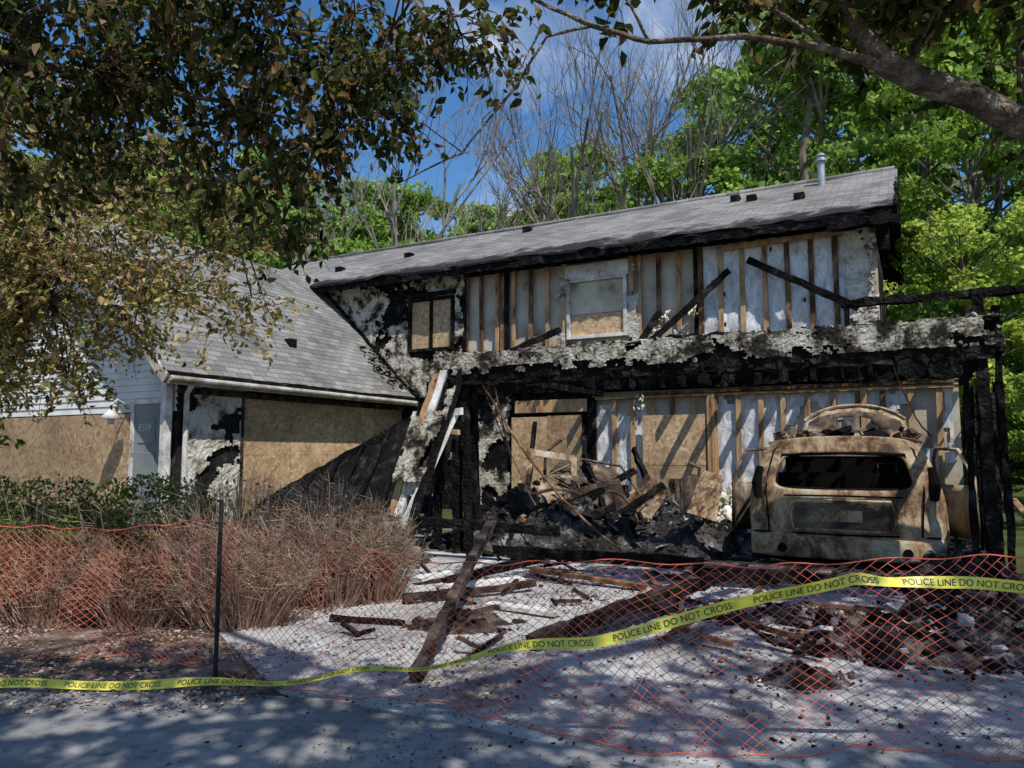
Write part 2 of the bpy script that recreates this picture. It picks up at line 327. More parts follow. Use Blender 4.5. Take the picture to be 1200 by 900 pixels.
for p,q in (((2.15,5.85,4.6),(.75,5.3,3.25)),((2.5,5.85,4.75),(4.3,5.55,3.65)),((-1.25,5.8,3.75),(-2.4,5.4,3.25)),((.9,5.6,3.9),(.45,5.5,3.2))):
    b.beam(p,q,.07,.12,0,j=.012)
b.beam((-.9,5.5,3.2),(.1,5.6,3.35),.16,.12,2,j=.02)
b.build('charred_beams',[char,ash,insul],H)
b=MB()
for (x,z,r) in((.78,3.6,.16),(.9,3.85,.1),(1.2,3.35,.12),(.7,3.3,.1),(1.45,3.9,.07),(.35,2.2,.1),(-.2,3.2,.1)):
    for i in range(14): b.chunk((x+R(-r,r),5.9+R(-.08,.05),z+R(-r,r)*1.5),R(.04,.08),0,1.4)
b.build('insulation_tufts',[insul],H,smooth=True,sub=1)
b=MB()
for (a,c,z0,z1),mm in((wl,0),(wc,1)):
    f=.07
    b.box((a,5.92,z0),(a+f,6.06,z1),mm); b.box((c-f,5.92,z0),(c,6.06,z1),mm); b.box((a+f,5.925,z0),(c-f,6.055,z0+f),mm); b.box((a+f,5.925,z1-f),(c-f,6.055,z1),mm)
b.box((-4.6,5.94,3.62),(-4.54,6.05,4.7),0)
b.box((-1.2,5.9,4.78),(.16,6.02,5.08),1); b.box((-5.27,5.9,4.80),(-3.9,6.02,4.9),0)
b.build('window_frames',[char,whitep],H,bevel=.006)
def plyb(b,x0,x1,z0,z1,t,j=.004): b.box((x0+R(-j,j),t,z0+R(-j,j)),(x1+R(-j,j),t+.015,z1+R(-j,j)))
b=MB(); plyb(b,-5.11,-4.62,3.62,4.7,5.985); plyb(b,-4.53,-4.03,3.62,4.7,5.985); plyb(b,-1.1,.04,3.63,4.05,5.985); 
plyb(b,-2.45,-1.62,.02,1.98,5.90); plyb(b,-1.61,-.85,.02,2.0,5.90); plyb(b,.42,1.62,.02,1.0,5.90); plyb(b,.42,1.62,1.01,1.96,5.895)
b.build('plywood_boards',[ply],H)
b=MB(); plyb(b,-1.1,.04,4.06,4.72,5.985); b.build('window_poly_sheet',[drywall],H)
def roofmesh(name,ea,rd,back,x0,x1,mat,parent,ax='x',charend=False,th=.07):
    b=MB(); n=60
    def P(a,pz,dz):
        t,z=pz
        return (a,t,z+dz) if ax=='x' else (t,a,z+dz)
    sub=10
    pts=[]
    for k in range(sub+1): pts.append((ea[0]+(rd[0]-ea[0])*k/sub,ea[1]+(rd[1]-ea[1])*k/sub))
    for k in range(1,sub+1): pts.append((rd[0]+(back[0]-rd[0])*k/sub,rd[1]+(back[1]-rd[1])*k/sub))
    m=len(pts)
    for layer in (0,1):
        for i in range(n+1):
            a=x0+(x1-x0)*i/n
            for k,p in enumerate(pts):
                sag=.03*nz(a,p[0],0,.6)
                t,z=p
                if k==0: t+= (R(-.06,.06) if charend else R(-.01,.01))
                b.v.append(P(a,(t,z),(-th if layer else 0)+sag))
    L=(n+1)*m
    for i in range(n):
        for k in range(m-1):
            q=i*m+k; f=(q,q+m,q+m+1,q+1); b.f.append(f); b.m.append(0); b.f.append(tuple(L+v for v in f[::-1])); b.m.append(1)
        q=i*m; b.f.append((q,L+q,L+q+m,q+m)); b.m.append(1)
        q=i*m+m-1; b.f.append((q,q+m,L+q+m,L+q)); b.m.append(1)
    for i in (0,n):
        for k in range(m-1):
            q=i*m+k; b.f.append((q,q+1,L+q+1,L+q)); b.m.append(1)
    return b.build(name,[mat,char],parent)
roofmesh('main_roof',(5.5,5.30),(9.6,7.30),(13.6,5.30),-12.2,4.95,shA,H,'x',True)
b=MB(); b.beam((-8.2,5.54,5.19),(4.95,5.52,5.16),.05,.15,0,j=.022)
for i in range(34):
    x=-8+i*.38
    b.beam((x,5.5+R(-.02,.05),5.15),(x,6.15,5.45),.05,.1,0,j=.01)
b.box((4.62,6.0,4.7),(4.8,6.3,5.2)); b.beam((4.93,5.45,5.2),(4.93,9.6,7.17),.05,.2,0,j=.02); b.beam((3.9,5.55,5.08),(4.95,5.45,5.06),.2,.16,0,j=.04)
b.build('charred_fascia',[char],H)
b=MB(); b.tube([(-12.2,9.6,7.32),(4.9,9.6,7.32)],.06,8)
b.build('roof_ridge_cap',[shA],H,smooth=True)
b=MB()
def vent(s,t,w=.16,h=.16,m=0):
    z=5.30+(t-5.5)*.49; b.box((s-w,t-w,z-.05),(s+w,t+w,z+h),m)
for s,t in ((1.75,8.6),(2.15,8.3),(-3.6,8.9),(3.2,7.6),(-6.4,7.6),(-8.2,7.0)): vent(s,t,.1,.1,0)
b.tube([(3.5,8.9,6.9),(3.5,8.9,7.6)],.08,12,1); b.tube([(3.5,8.9,7.47),(3.5,8.9,7.53)],.13,12,1); b.tube([(3.5,8.9,7.6),(3.5,8.9,7.67)],[.12,.05],12,1)
b.box((-6.0,2.9,3.3),(-5.85,3.1,3.52),0)
b.build('roof_vents',[char,galv],H,bevel=.01)
roofmesh('wing_roof',(-5.0,2.5),(-8.2,5.62),(-11.6,2.5),-.5,6.1,shB,H,'y',th=.1)
b=MB(); b.box((-5.02,-.5,2.3),(-4.94,6.0,2.40)); b.beam((-4.97,-.52,2.36),(-8.2,-.52,5.48),.05,.16,0); b.beam((-11.5,-.52,2.4),(-8.2,-.52,5.48),.05,.16,0)
b.tube([(-4.9,-.5,2.38),(-4.9,5.9,2.36)],.05,8,0); b.build('wing_gutter_fascia',[fasc],H,bevel=.01)
b=MB(); b.beam((-5.1,5.97,2.5),(-8.1,5.97,5.5),.1,.22,0,j=.03)
for i in range(50):
    f=R(0,.35)**1; b.chunk((-5.0-3.1*f,5.6+R(-.4,.3),2.6+3.05*f),R(.03,.09),0,.5)
b.build('charred_roof_flashing',[char],H)
b=MB(); b.box((-11,.06,0),(-5.4,6,2.45)); b.add([(-11,.06,2.45),(-5.4,.06,2.45),(-8.2,.06,5.3)],[(0,1,2)]); b.build('wing_core',[sootwall],H)
b=MB(); b.rag((-5.36,.15,0),(0,1,0),(0,0,1),1.2,2.4,.045,lambda a,c: nz(a,7,c,1.6)+.2>-.15,0,nrm=(1,0,0),bulge=.02); b.build('wing_stucco_remnant',[stucco2],H,solid=.02)
b=MB()
for i,(t0,t1) in enumerate(((1.33,2.5),(2.51,3.72),(3.73,4.93),(4.94,5.95))):
    b.box((-5.36,t0,.08),(-5.345,t1,1.2)); b.box((-5.362,t0,1.205),(-5.347,t1,2.22))
for x in np.arange(-11,-6.6,1.22): b.box((x,.02,.3),(x+1.2,.04,1.9))
b.build('wing_plywood_boards',[ply],H)
b=MB(); b.box((-5.38,.0,2.2),(-5.3,6,2.3)); b.box((-5.37,1.28,0.05),(-5.31,1.33,2.2)); b.build('wing_charred_trim',[charbrown],H)
b=MB()
z=1.92
while z<5.2:
    x0=-11+max(0,(z-2.45)); x1=-5.4-max(0,(z-2.45)); b.add([(x0,.03,z),(x1,.03,z),(x1-.08,.05,z+.115),(x0+.08,.05,z+.115)],[(0,1,2,3)]); b.add([(x0,.03,z),(x1,.03,z),(x1,.06,z),(x0,.06,z)],[(0,3,2,1)]); z+=.115
b.build('lap_siding',[siding],H)
b=MB(); b.box((-6.42,.0,.05),(-5.75,.05,2.05),1); b.box((-6.5,-.02,0),(-6.42,.05,2.13),0); b.box((-5.75,-.02,0),(-5.67,.05,2.13),0); b.box((-6.5,-.018,2.05),(-5.67,.048,2.13),0)
for z0 in (.25,.85,1.4): b.box((-6.3,-.012,z0),(-5.87,.0,z0+.4),1)
b.box((-5.4,-.28,0),(-5.28,-.16,2.4),0); b.tube([(-5.3,.12,.1),(-5.3,.12,2.2),(-5.12,.1,2.36)],.045,8,0); b.box((-5.62,-.06,0),(-5.5,.02,2.4),0)
b.build('entry_door_and_trim',[whitep,doorm],H,bevel=.008)
def textmesh(body,size,name):
    c=bpy.data.curves.new(name,'FONT'); c.body=body; c.size=size; c.offset=.0; o=bpy.data.objects.new(name,c); scene.collection.objects.link(o)
    bpy.context.view_layer.update(); dg=bpy.context.evaluated_depsgraph_get(); me=bpy.data.meshes.new_from_object(o.evaluated_get(dg)); bpy.data.objects.remove(o); return me
me=textmesh('8509',.17,'house_number'); me.materials.clear(); me.materials.append(numm); o=bpy.data.objects.new('house_number',me); scene.collection.objects.link(o); o.parent=H; o.matrix_local=Matrix.Translation((-6.28,-.03,1.6))@Matrix.Rotation(math.pi/2,4,'X')
L=empty('wall_lamp',extra=Matrix.Translation((-6.6,-.3,1.9)))
b=MB(); b.tube([(0,.28,.12),(0,.1,.22),(0,0,.14),(0,0,.05)],.018,8); b.tube([(0,0,.06),(0,0,.02),(0,0,-.1)],[.03,.06,.19],16); b.tube([(0,0,-.08),(0,0,-.19)],[.06,.045],10)
b.build('gooseneck_shade',[whitep],L,smooth=True)
cr=empty('collapsed_roof_panel'); b=MB()
A=Vector((-1.35,2.4,2.3));B_=Vector((-4.95,1.6,.42));C=Vector((-4.3,.3,.05)); D=Vector((-.95,.7,.3))
for j in range(21):
    for i in range(31):
        u=i/30;v=j/20; p=(A*(1-u)+B_*u)*(1-v)+(D*(1-u)+C*u)*v; p.z+=.12*nz(p.x,p.y,0,1.5)-.08*math.sin(math.pi*v)*math.sin(math.pi*u)
        b.v.append(tuple(p+Vector((R(-.02,.02),R(-.02,.02),R(-.02,.02)))))
for j in range(20):
    for i in range(30):
        if min(i,29-i,19-j)<2 and R(0,1)<.3: continue
        k=j*31+i; b.f.append((k,k+1,k+32,k+31)); b.m.append(0)
b.build('roof_decking',[char],cr,solid=.03)
b=MB()
for i in range(9):
    u=i/8; o_=Vector((0,-.02,.05)); b.beam(A*(1-u)+B_*u+o_,D*(1-u)+C*u+o_,.04,.06,0,j=.015)
b.beam(A,B_,.05,.14,0,j=.015); b.build('roof_rafters',[char],cr)

# ------------------------------------------------------------------ garage frame
Ga=empty('burned_garage_frame')
b=MB(); b.beam((-.25,0,2.24),(5.8,0,2.24),.12,.18,0,j=.014); b.beam((-.25,.12,2.42),(5.8,.12,2.42),.1,.1,0,j=.014); b.beam((0,-.02,2.12),(5.7,-.02,2.13),.08,.07,0,j=.02)
b.beam((5.64,0,0),(5.62,.03,2.76),.09,.11,0,j=.012); b.beam((5.78,.12,0),(5.76,.1,2.6),.06,.1,0,j=.014); b.beam((5.5,.1,0),(5.5,.1,2.2),.05,.09,0,j=.012)
b.beam((4.45,.1,2.74),(6.9,-.05,2.70),.08,.07,0,j=.014); b.beam((4.5,.1,2.4),(4.5,.1,2.76),.05,.06,0,j=.01)
for i in range(12):
    t=.6+i*.46; b.beam((5.75+R(-.03,.03),t,0),(5.75+R(-.05,.05),t,2.3+R(-.7,.1)),.04,.09,0,j=.012)
b.beam((5.75,0,2.38),(5.75,6,2.36),.08,.1,0,j=.015)
for i in range(7): b.beam((5.7,.6+i*.7,R(.3,2.1)),(5.7,1.1+i*.7,R(.3,2.2)),.03,.08,0,j=.01)
b.rag((5.8,1.2,0),(0,1,0),(0,0,1),4.8,2.2,.09,lambda a,c: nz(a,3,c,1.3)>.12-.25*(c<.9),0,nrm=(1,0,0),bulge=.03)
b.beam((-.1,.1,0),(-.1,.1,2.4),.1,.12,0,j=.012); b.beam((.1,.05,0),(.02,.05,2.2),.08,.1,0,j=.012)
b.beam((-.15,.2,2.3),(-.4,5.9,2.4),.1,.1,0,j=.015)
for p,q in (((.9,1.8,.2),(.35,3.2,1.5)),((1.5,1.4,.15),(.6,2.6,1.2)),((.2,.9,.2),(1.3,1.6,.75)),((1.9,2.4,.2),(1.1,3.4,1.3)),((.1,1.5,.1),(-.05,2.2,1.7)),((.5,.6,.1),(1.6,1.2,.55)),((1.2,1.0,.1),(2.0,2.0,.8)),((.3,2.0,.3),(1.5,2.3,1.0))): b.beam(p,q,.06,.1,0,j=.014)
b.build('charred_frame',[char],Ga)
b=MB()
def keephead(a,c):
    return nz(a,2,c,1.5)+.5*nz(a,5,c,6)+ (.2 if c>.09 else -.14)+ (.1 if a>3 else 0)>-.06
b.rag((-.35,-.085,2.22),(1,0,0),(0,0,1),6.15,.26,.022,keephead,0,bulge=.012)
b.rag((-.35,-.085,2.482),(1,0,0),(0,1,0),6.15,.2,.05,lambda a,c:nz(a,8,c,2)>-.1,0,nrm=(0,0,1),bulge=.02)
b.build('header_stucco',[stucco3],Ga,solid=.015)
b=MB()
for i in range(200): b.chunk((R(-.3,5.8),R(-.08,.15),2.485+R(-.01,.03)),R(.012,.04),random.choice([0,1,1]),.7)
for i in range(90): b.chunk((R(-.3,5.8),R(-.1,.05),R(2.08,2.2)),R(.02,.05),1,1.2)
b.build('header_char_chunks',[stucco3,char],Ga)
b=MB()
b.beam((-.85,-.55,0),(-.25,.0,2.52),.1,.05,0,j=.01); b.beam((-.68,-.6,0),(-.16,-.02,2.5),.1,.05,3,j=.008)
b.beam((-.42,-.9,0),(-.03,-.1,1.72),.13,.05,1,j=.006); b.beam((-.3,-.85,0),(.06,-.05,2.3),.06,.09,2,j=.01)
b.beam((-.5,-.05,1.72),(.12,-.16,1.76),.05,.09,1,j=.006);b.beam((-.52,-.05,1.52),(.08,-.17,1.50),.05,.06,0,j=.006)
b.beam((-.72,-.75,.35),(-.25,-.8,.4),.04,.09,1,j=.006); b.beam((.05,.3,0),(.0,.25,2.45),.1,.12,2,j=.012); b.beam((-.5,.2,0),(-.35,.2,2.3),.08,.1,2,j=.012)
b.beam((-.56,-.58,0),(-.1,-.0,2.4),.05,.06,2,j=.008)
b.build('leaning_corner_boards',[stud,whitep,char,whitep],Ga)
b=MB()
def skew(o,u,v,w,h,mat,seed,thr): b.rag(o,u,v,w,h,.035,lambda a,c: nz(a,seed,c,2.2)>thr,mat,bulge=.015)
v=(Vector((-.2,-.05,2.5))-Vector((-.72,-.62,0))).normalized()
skew((-.70,-.60,.05),(1,-.2,0),v,.34,2.5,0,11,.02); skew((-.68,-.5,.9),(1,-.1,0),v,.5,.9,0,13,.05)
b.build('corner_stucco',[stucco],Ga,solid=.015)

# ------------------------------------------------------------------ burned SUV
CAR=empty('burned_suv',extra=Matrix.Translation((4.32,.95,0))@Matrix.Rotation(math.radians(1.5),4,'Z'))
half=[(0,.10),(.45,.10),(.82,.12),(.93,.2),(.985,.36),(1.0,.58),(.99,.74),(.965,.86),(.935,.97),(.88,1.09),(.84,1.2),(.78,1.33),(.62,1.40),(.3,1.425),(0,1.43)]
prof=half+[(-x,z) for x,z in half[-2:0:-1]]; NP=len(prof)
def sm(a,b,x): x=max(0,min(1,(x-a)/(b-a))); return x*x*(3-2*x)
def yr(x,z): return .03+.22*sm(.82,1.4,z)+.15*(abs(x)/1.0)**7-.05*(1-sm(.45,.62,z))+.05*(1-sm(.15,.3,z))
b=MB()
def vadd(p): b.v.append(tuple(p)); return len(b.v)-1
cx,cz=0,1.04
win=[]
for x,z in prof:
    an=math.atan2((z-cz)/.2,(x-cx)/.68) if (x or z!=cz) else 0
    dx,dz=math.cos(an),math.sin(an); k=1/((abs(dx)**9+abs(dz)**9)**(1/9)); win.append((cx+(.67-.06*math.sin(an))*dx*k,cz+.205*dz*k))
loops=[]
for f in (0,.06,.2,.4,.65,.85,.96,1):
    row=[]
    for (x,z),(wx,wz) in zip(prof,win):
        X_=x+(wx-x)*f; Z_=z+(wz-z)*f; row.append(vadd((X_+.01*nz(X_,Z_,1,5),yr(X_,Z_)+(.04 if f==1 else 0)+.03*nz(X_,Z_,4,3),Z_)))
    loops.append(row)
for r0,r1 in zip(loops,loops[1:]):
    for i in range(NP): n=(i+1)%NP; b.f.append((r0[i],r1[i],r1[n],r0[n])); b.m.append(0)
st=[.28,.38,.95,1.06,1.8,1.92,2.55,3.2,3.35,4.3,4.5]
prev=loops[0]
for si,y in enumerate(st):
    row=[]
    for x,z in prof:
        zz=z; xx=x
        if y>2.6 and z>.86: zz=.86+(z-.86)*(.32 if y<4 else .05)
        if y>4.2: xx*=.86
        if z>1.3: zz-=.07*(1-abs(x))*math.sin(y*1.3)**2
        row.append(vadd((xx,y,zz)))
    for i in range(NP):
        n=(i+1)%NP; seg=min(i,NP-1-i)
        if seg<2: continue
        if 7<=seg<=9 and si in (2,4,6): continue
        if seg>=12 and si in (2,4,6): continue
        if seg>=11 and si in (7,9): continue
        b.f.append((prev[i],prev[n],row[n],row[i])); b.m.append(0)
    prev=row
b.build('body_shell',[rust],CAR,smooth=True,solid=.025,sub=2)
b=MB()
pts=[(x,-.09+.2*(abs(x)/.98)**6+.012*nz(x,1,1,4),0) for x in np.linspace(-.98,.98,25)]
def strip(b,zlo,zhi,out,mat,pts=pts):
    vs=[];fs=[]
    for (x,y,_) in pts:
        vs+=[(x,y-out*.5,zlo),(x,y-out,zlo+.03),(x,y-out,zhi-.03),(x,y-out*.4,zhi),(x,y+.1,zhi),(x,y+.1,zlo)]
    n=6
    for i in range(len(pts)-1):
        for k in range(n): fs.append((i*n+k,i*n+(k+1)%n,(i+1)*n+(k+1)%n,(i+1)*n+k))
    fs.append(tuple(range(n))[::-1]); fs.append(tuple((len(pts)-1)*n+k for k in range(n)))
    b.add(vs,fs,mat)
strip(b,.1,.33,.03,0)
b.tube([(-.50,-.05,.40),(-.53,-.03,.56),(-.48,-.02,.72),(.48,-.02,.72),(.53,-.03,.56),(.50,-.05,.40),(-.50,-.05,.40)],.018,6,0)
b.build('rear_bumper_and_plate_surround',[rust],CAR,smooth=True)
b=MB()
b.box((-.48,-.035,.42),(.48,-.02,.70),0); b.box((-.46,-.045,.47),(.46,-.034,.66),3); b.box((-.2,-.055,.50),(.2,-.046,.62),1)
for sx in(-1,1):
    b.tube([(sx*.89,.08,.74),(sx*.905,.10,.90),(sx*.87,.17,1.08)],[.04,.06,.045],8,2)  # lamp hollows are solid tubes, their shade painted in as near-black
    b.tube([(sx*.62,-.1,.2),(sx*.62,-.125,.2)],[.05,.05],10,2)
    b.tube([(sx*.76,-.035,.36),(sx*.78,.02,.6),(sx*.80,.045,.82),(sx*.78,.11,1.0),(sx*.72,.22,1.27),(sx*.66,.26,1.34)],.010,5,2)
b.tube([(-.69,.17,1.0),(-.63,.2,1.22),(0,.235,1.245),(.63,.2,1.22),(.69,.17,1.0),(.68,.12,.85),(0,.09,.835),(-.68,.12,.85),(-.69,.17,1.0)],.02,6,2)
b.tube([(-.6,.0,.77),(0,-.01,.775),(.6,.0,.77)],.010,6,2); b.tube([(-.93,.02,.36),(0,-.06,.36),(.93,.02,.36)],.012,5,2)
b.build('plate_recess_shade_painted_cavities',[rust2,rust,sootshade,rust2],CAR,smooth=False)
b=MB()
b.box((-.9,.3,.2),(.9,4.2,.26)); b.box((-.82,1.0,.25),(.82,1.12,1.0)); b.box((-.8,1.9,.25),(.8,2.0,1.2))  # wide near-black blocks added to stop light showing through the rear window
for sx in(-.45,.45):
    b.tube([(sx-.1,1.05,.95),(sx-.1,1.05,1.12),(sx+.1,1.05,1.12),(sx+.1,1.05,.95)],.012,5,1)
b.box((-.85,3.2,.3),(.85,3.3,.85)); b.build('interior_remains_and_shade_blocks',[sootshade,rust2],CAR)
b=MB()
for sx in(-1,1):
    for y in(.82,3.65):
        b.tube([(sx*.72,y,.27),(sx*.78,y,.27),(sx*.8,y,.27),(sx*.98,y,.27),(sx*1.0,y,.27)],[.1,.25,.27,.27,.22],20,0); b.tube([(sx*.98,y,.27),(sx*1.02,y,.27)],[.08,.06],10,1)
    b.tube([(sx*1.0,.82+.42*math.cos(a),.2+.42*math.sin(a)) for a in np.linspace(0,math.pi,11)],.035,6,1)
b.build('wheels_and_arches',[sootshade,rust],CAR,smooth=True)
b=MB(); n=18
for j in range(13):
    for i in range(n+1):
        u=i/n*2-1; v_=j/12; w=.82*(1-.14*v_**2); b.v.append((u*w,3.25+v_*.5-.05*u*u+.03*nz(u*3,v_*3,2),.95+ v_*1.0*(1-.22*abs(u)**2.5)+.03*nz(u,v_,1,2)))
for j in range(12):
    for i in range(n):
        if 4<=j<=9 and 4<=i<=13 and nz(i*.3,j*.4,2,1)>.12: continue
        k=j*(n+1)+i; b.f.append((k,k+1,k+n+2,k+n+1)); b.m.append(0 if (j<11 and 1<=i<=n-2) else 1)
b.build('raised_bonnet',[rust2,rust],CAR,smooth=True,solid=.02)
b=MB(); b.tube([( u*.82*(1-.14),3.74-.05*u*u,.95+1.02*(1-.22*abs(u)**2.5)) for u in np.linspace(-1,1,15)],.03,6,2)
b.tube([(-.80,.5,1.36),(-.80,2.5,1.42)],.02,6,0); b.tube([(.80,.5,1.36),(.80,2.5,1.42)],.02,6,0)
for y in (1.0,1.85,2.55): b.tube([(-.8,y,1.38),(-.4,y,1.46-.03*y),(.1,y,1.42),(.5,y,1.47-.03*y),(.8,y,1.38)],.022,6,0)
for i in range(120): b.chunk((R(-.75,.75),R(.3,2.2),1.42+R(0,.07)*1),R(.03,.11),random.choice([0,1,1,2]))
b.build('roof_skeleton_and_debris',[rust2,char,rust],CAR)
def door(sx,y0,ang,name,mat):
    b=MB(); L_=.95
    d=Vector((sx*math.sin(ang),-math.cos(ang),0)); o=Vector((sx*.97,y0,0))
    nn=10
    prof_=[(0,.25),(.03,.4),(.04,.6),(.02,.75),(0,.86)]
    nrm=Vector((-d.y*sx*-1,d.x*sx*-1,0)); 
    for j,(bz,z) in enumerate([(p[0],p[1]) for p in prof_]):
        for i in range(nn+1): p=o+d*(L_*i/nn)+nrm*bz; b.v.append((p.x,p.y,z+.02*nz(i,j,y0,.5)))
    for j in range(4):
        for i in range(nn): k=j*(nn+1)+i; b.f.append((k,k+1,k+nn+2,k+nn+1)); b.m.append(0)
    e=o+d*L_
    t=lambda p,z,i=0:(p.x-sx*i,p.y,z)
    b.build(name,[mat],CAR,smooth=True,solid=.04)
    b=MB(); b.tube([t(o,.86),t(o+d*.15,1.15,.06),t(o+d*.3,1.30,.1),t(o+d*.8,1.28,.1),t(e,.95,.02),t(e,.3)],.022,6); b.build(name+'_window_frame',[mat],CAR,smooth=True)
door(-1,1.9,math.radians(24),'open_door_left',rust2); door(1,1.9,math.radians(24),'open_door_right',rust)
WR=empty('wrecked_car',extra=Matrix.Translation((.95,2.4,0))@Matrix.Rotation(math.radians(12),4,'Z'))
b=MB()
def curved(o,w,l,h,rot,bend,sd,mat=0,hole=None,amp=.05):
    E=Euler(rot).to_matrix(); k0=len(b.v); n=18;m_=12
    for j in range(m_+1):
        for i in range(n+1):
            u=i/n-.5;v_=j/m_-.5; cr_=abs(nz(u*3,v_*3,sd,1.0)); p=Vector((u*w*(1-.25*(v_+.5)),v_*l,h*math.cos(u*bend)-h+amp*cr_*1.5)); b.v.append(tuple(Vector(o)+E@p))
    for j in range(m_):
        for i in range(n):
            if hole and hole(i/n-.5,j/m_-.5): continue
            k=k0+j*(n+1)+i; b.f.append((k,k+1,k+n+2,k+n+1)); b.m.append(mat)
curved((-.75,-.3,.7),1.0,1.15,.12,(1.35,.15,.35),1.0,1,0,lambda u,v: (abs(u)<.36 and .08<v<.4),.03)
curved((.05,-.55,.42),1.0,.8,.15,(1.4,-.25,-.15),1.2,2,1,lambda u,v: (u*1.1)**2+((v+.5))**2<.2,.03)
curved((-.2,.25,.92),1.3,1.0,.3,(.35,.3,.2),1.6,3,1,lambda u,v: nz(u*3,v*3,9)>.3,.08)
curved((.55,-.1,.45),.6,.95,.15,(1.2,.5,-.6),1.3,5,0,None,.06)
b.build('crumpled_panels',[rust,rust2],WR,smooth=False,solid=.012)
b=MB()
b.tube([(-.5+.62*math.cos(a),-.75+.1*math.sin(a*2),.12+.62*math.sin(a)) for a in np.linspace(0,math.pi,14)],.025,6); b.tube([(.25+.4*math.cos(a),-.85,.1+.62*math.sin(a)) for a in np.linspace(-.1,math.pi*.8,12)],.022,6)
b.tube([(-.9,0,.05),(-.85,0,1.25),(-.6,0,1.45)],.03,6); b.tube([(-.1,-.62,.3),(-.1,-.74,.3)],[.26,.26],18,1); b.tube([(-.1,-.73,.3),(-.1,-.76,.3)],[.16,.1],14,0); b.tube([(-1,-.5,.5),(.5,-.7,.3),(.75,-.4,.05)],.03,6)
b.box((-1,-.4,.12),(.5,1.6,.3),1); b.box((-.9,.1,.3),(.3,.7,.75),1); b.tube([(-.9,-.2,.85),(-.3,.0,1.15),(.3,-.1,1.05),(.7,-.3,.5)],.02,5)
for k in range(16): b.tube([(R(-.9,.7),R(-.8,.2),R(.05,.95)) for _ in range(3)],R(.008,.016),5)
b.build('frame_and_wheel',[rust2,char],WR)
CB=empty('burned_water_heater',extra=Matrix.Translation((2.35,2.1,0))@Matrix.Rotation(.12,4,'Y'))
b=MB(); b.tube([(0,0,0),(0,0,.25),(.01,0,.5),(.0,.0,.8),(.02,0,.92)],[.24,.25,.23,.25,.2],16,0,j=.05); b.build('tank',[rust2],CB,smooth=True)
b=MB(); curved((.18,-.18,.72),.4,.6,.06,(1.45,.2,.5),1.2,6,0,None,.03); curved((-.22,-.2,.45),.3,.85,.05,(1.5,-.15,-.4),1.2,7,1,None,.03); b.tube([(0,0,.9),(0,0,1.05),(-.15,0,1.1)],.02,6,1); b.build('torn_jacket',[rust,rust2],CB,smooth=False,solid=.01)

# ------------------------------------------------------------------ debris
def mound(name,cx,cy,rx,ry,h,mat,seed,parent,chunks=0,cm=None,cr_=(.02,.08)):
    b=MB(); n=44
    def zf(x,y):
        r=math.hypot((x-cx)/rx,(y-cy)/ry); r2=r+.35*nz(x,y,seed+5,1.6)
        return max(-.04,(1-r2*r2))*h*(1+.9*nz(x,y,seed,3.0))+.03*nz(x,y,seed,14)*min(1,max(0,1.2-r)) -.02
    for j in range(n+1):
        for i in range(n+1):
            x=cx+1.25*rx*(i/n*2-1);y=cy+1.25*ry*(j/n*2-1); b.v.append((x,y,zf(x,y)))
    for j in range(n):
        for i in range(n):
            k=j*(n+1)+i; q=(k,k+1,k+n+2,k+n+1)
            if max(b.v[v][2] for v in q)<.004: continue
            b.f.append(q); b.m.append(0)
    for i in range(chunks):
        a=R(0,6.28);r=R(0,1)**.6*1.15; x=cx+rx*r*math.cos(a);y=cy+ry*r*math.sin(a); rr=cr_[0]+(cr_[1]-cr_[0])*R(0,1)**2
        b.chunk((x,y,max(0,zf(x,y))+rr*.3),rr,random.choice(cm or [0]))
    return b.build(name,[mat,char,ash,concrete,studdark,insul,charbrown],parent)
DB=empty('debris_pile')
mound('garage_left_debris',.6,1.2,1.5,1.3,.55,floorm,1,DB,460,[1,1,1,2,2,4,0],(.02,.1))
mound('garage_mid_debris',2.1,1.9,1.2,1.5,.4,floorm,2,DB,380,[1,1,2,2,3],(.02,.1))
mound('garage_back_debris',1.6,4.6,2.4,1.2,.4,floorm,3,DB,260,[1,1,2,5])
mound('garage_right_debris',5.35,.4,.5,1.3,.3,floorm,4,DB,120,[1,2,2])
mound('front_left_debris',-.9,-1.1,1.1,.9,.16,ash,5,DB,220,[1,2,2,3,0],(.01,.05))
mound('passage_debris',-2.2,-.2,1.5,1.1,.3,floorm,15,DB,220,[1,2,2,3,0])
IN=empty('fallen_insulation'); b=MB()
for i in range(330):
    a=R(0,6.28);r=math.sqrt(R(0,1)); x=2.6+.75*r*math.cos(a);y=3.6+.8*r*math.sin(a); b.chunk((x,y,.15+.6*(1-r)*R(.5,1)),R(.06,.14),0,1)
for i in range(70): b.chunk((R(1.2,1.9),R(3,4.5),R(.05,.3)),R(.05,.12),0,1)
b.build('insulation_clumps',[insul],IN,smooth=True,sub=1)
RB=empty('rubble',local=False)
mound('rubble_a',2.9,5.0,1.0,.6,.2,ash,6,RB,600,[1,1,1,2,2,6,3],(.01,.07)); mound('rubble_b',4.1,5.6,1.0,.9,.25,ash,7,RB,600,[1,1,1,2,2,6],(.01,.08)); mound('rubble_c',2.0,5.9,.7,.4,.08,ash,8,RB,300,[1,1,2,2,3],(.008,.05)); mound('rubble_d',1.6,4.25,.3,.2,.09,ash,9,RB,90,[1,2,2],(.006,.04)); mound('rubble_e',-.35,5.55,.42,.25,.1,charbrown,10,RB,70,[1,6,6],(.01,.05)); mound('rubble_f',3.6,4.2,.6,.4,.1,ash,11,RB,260,[1,1,2,6],(.01,.06))
b=MB()
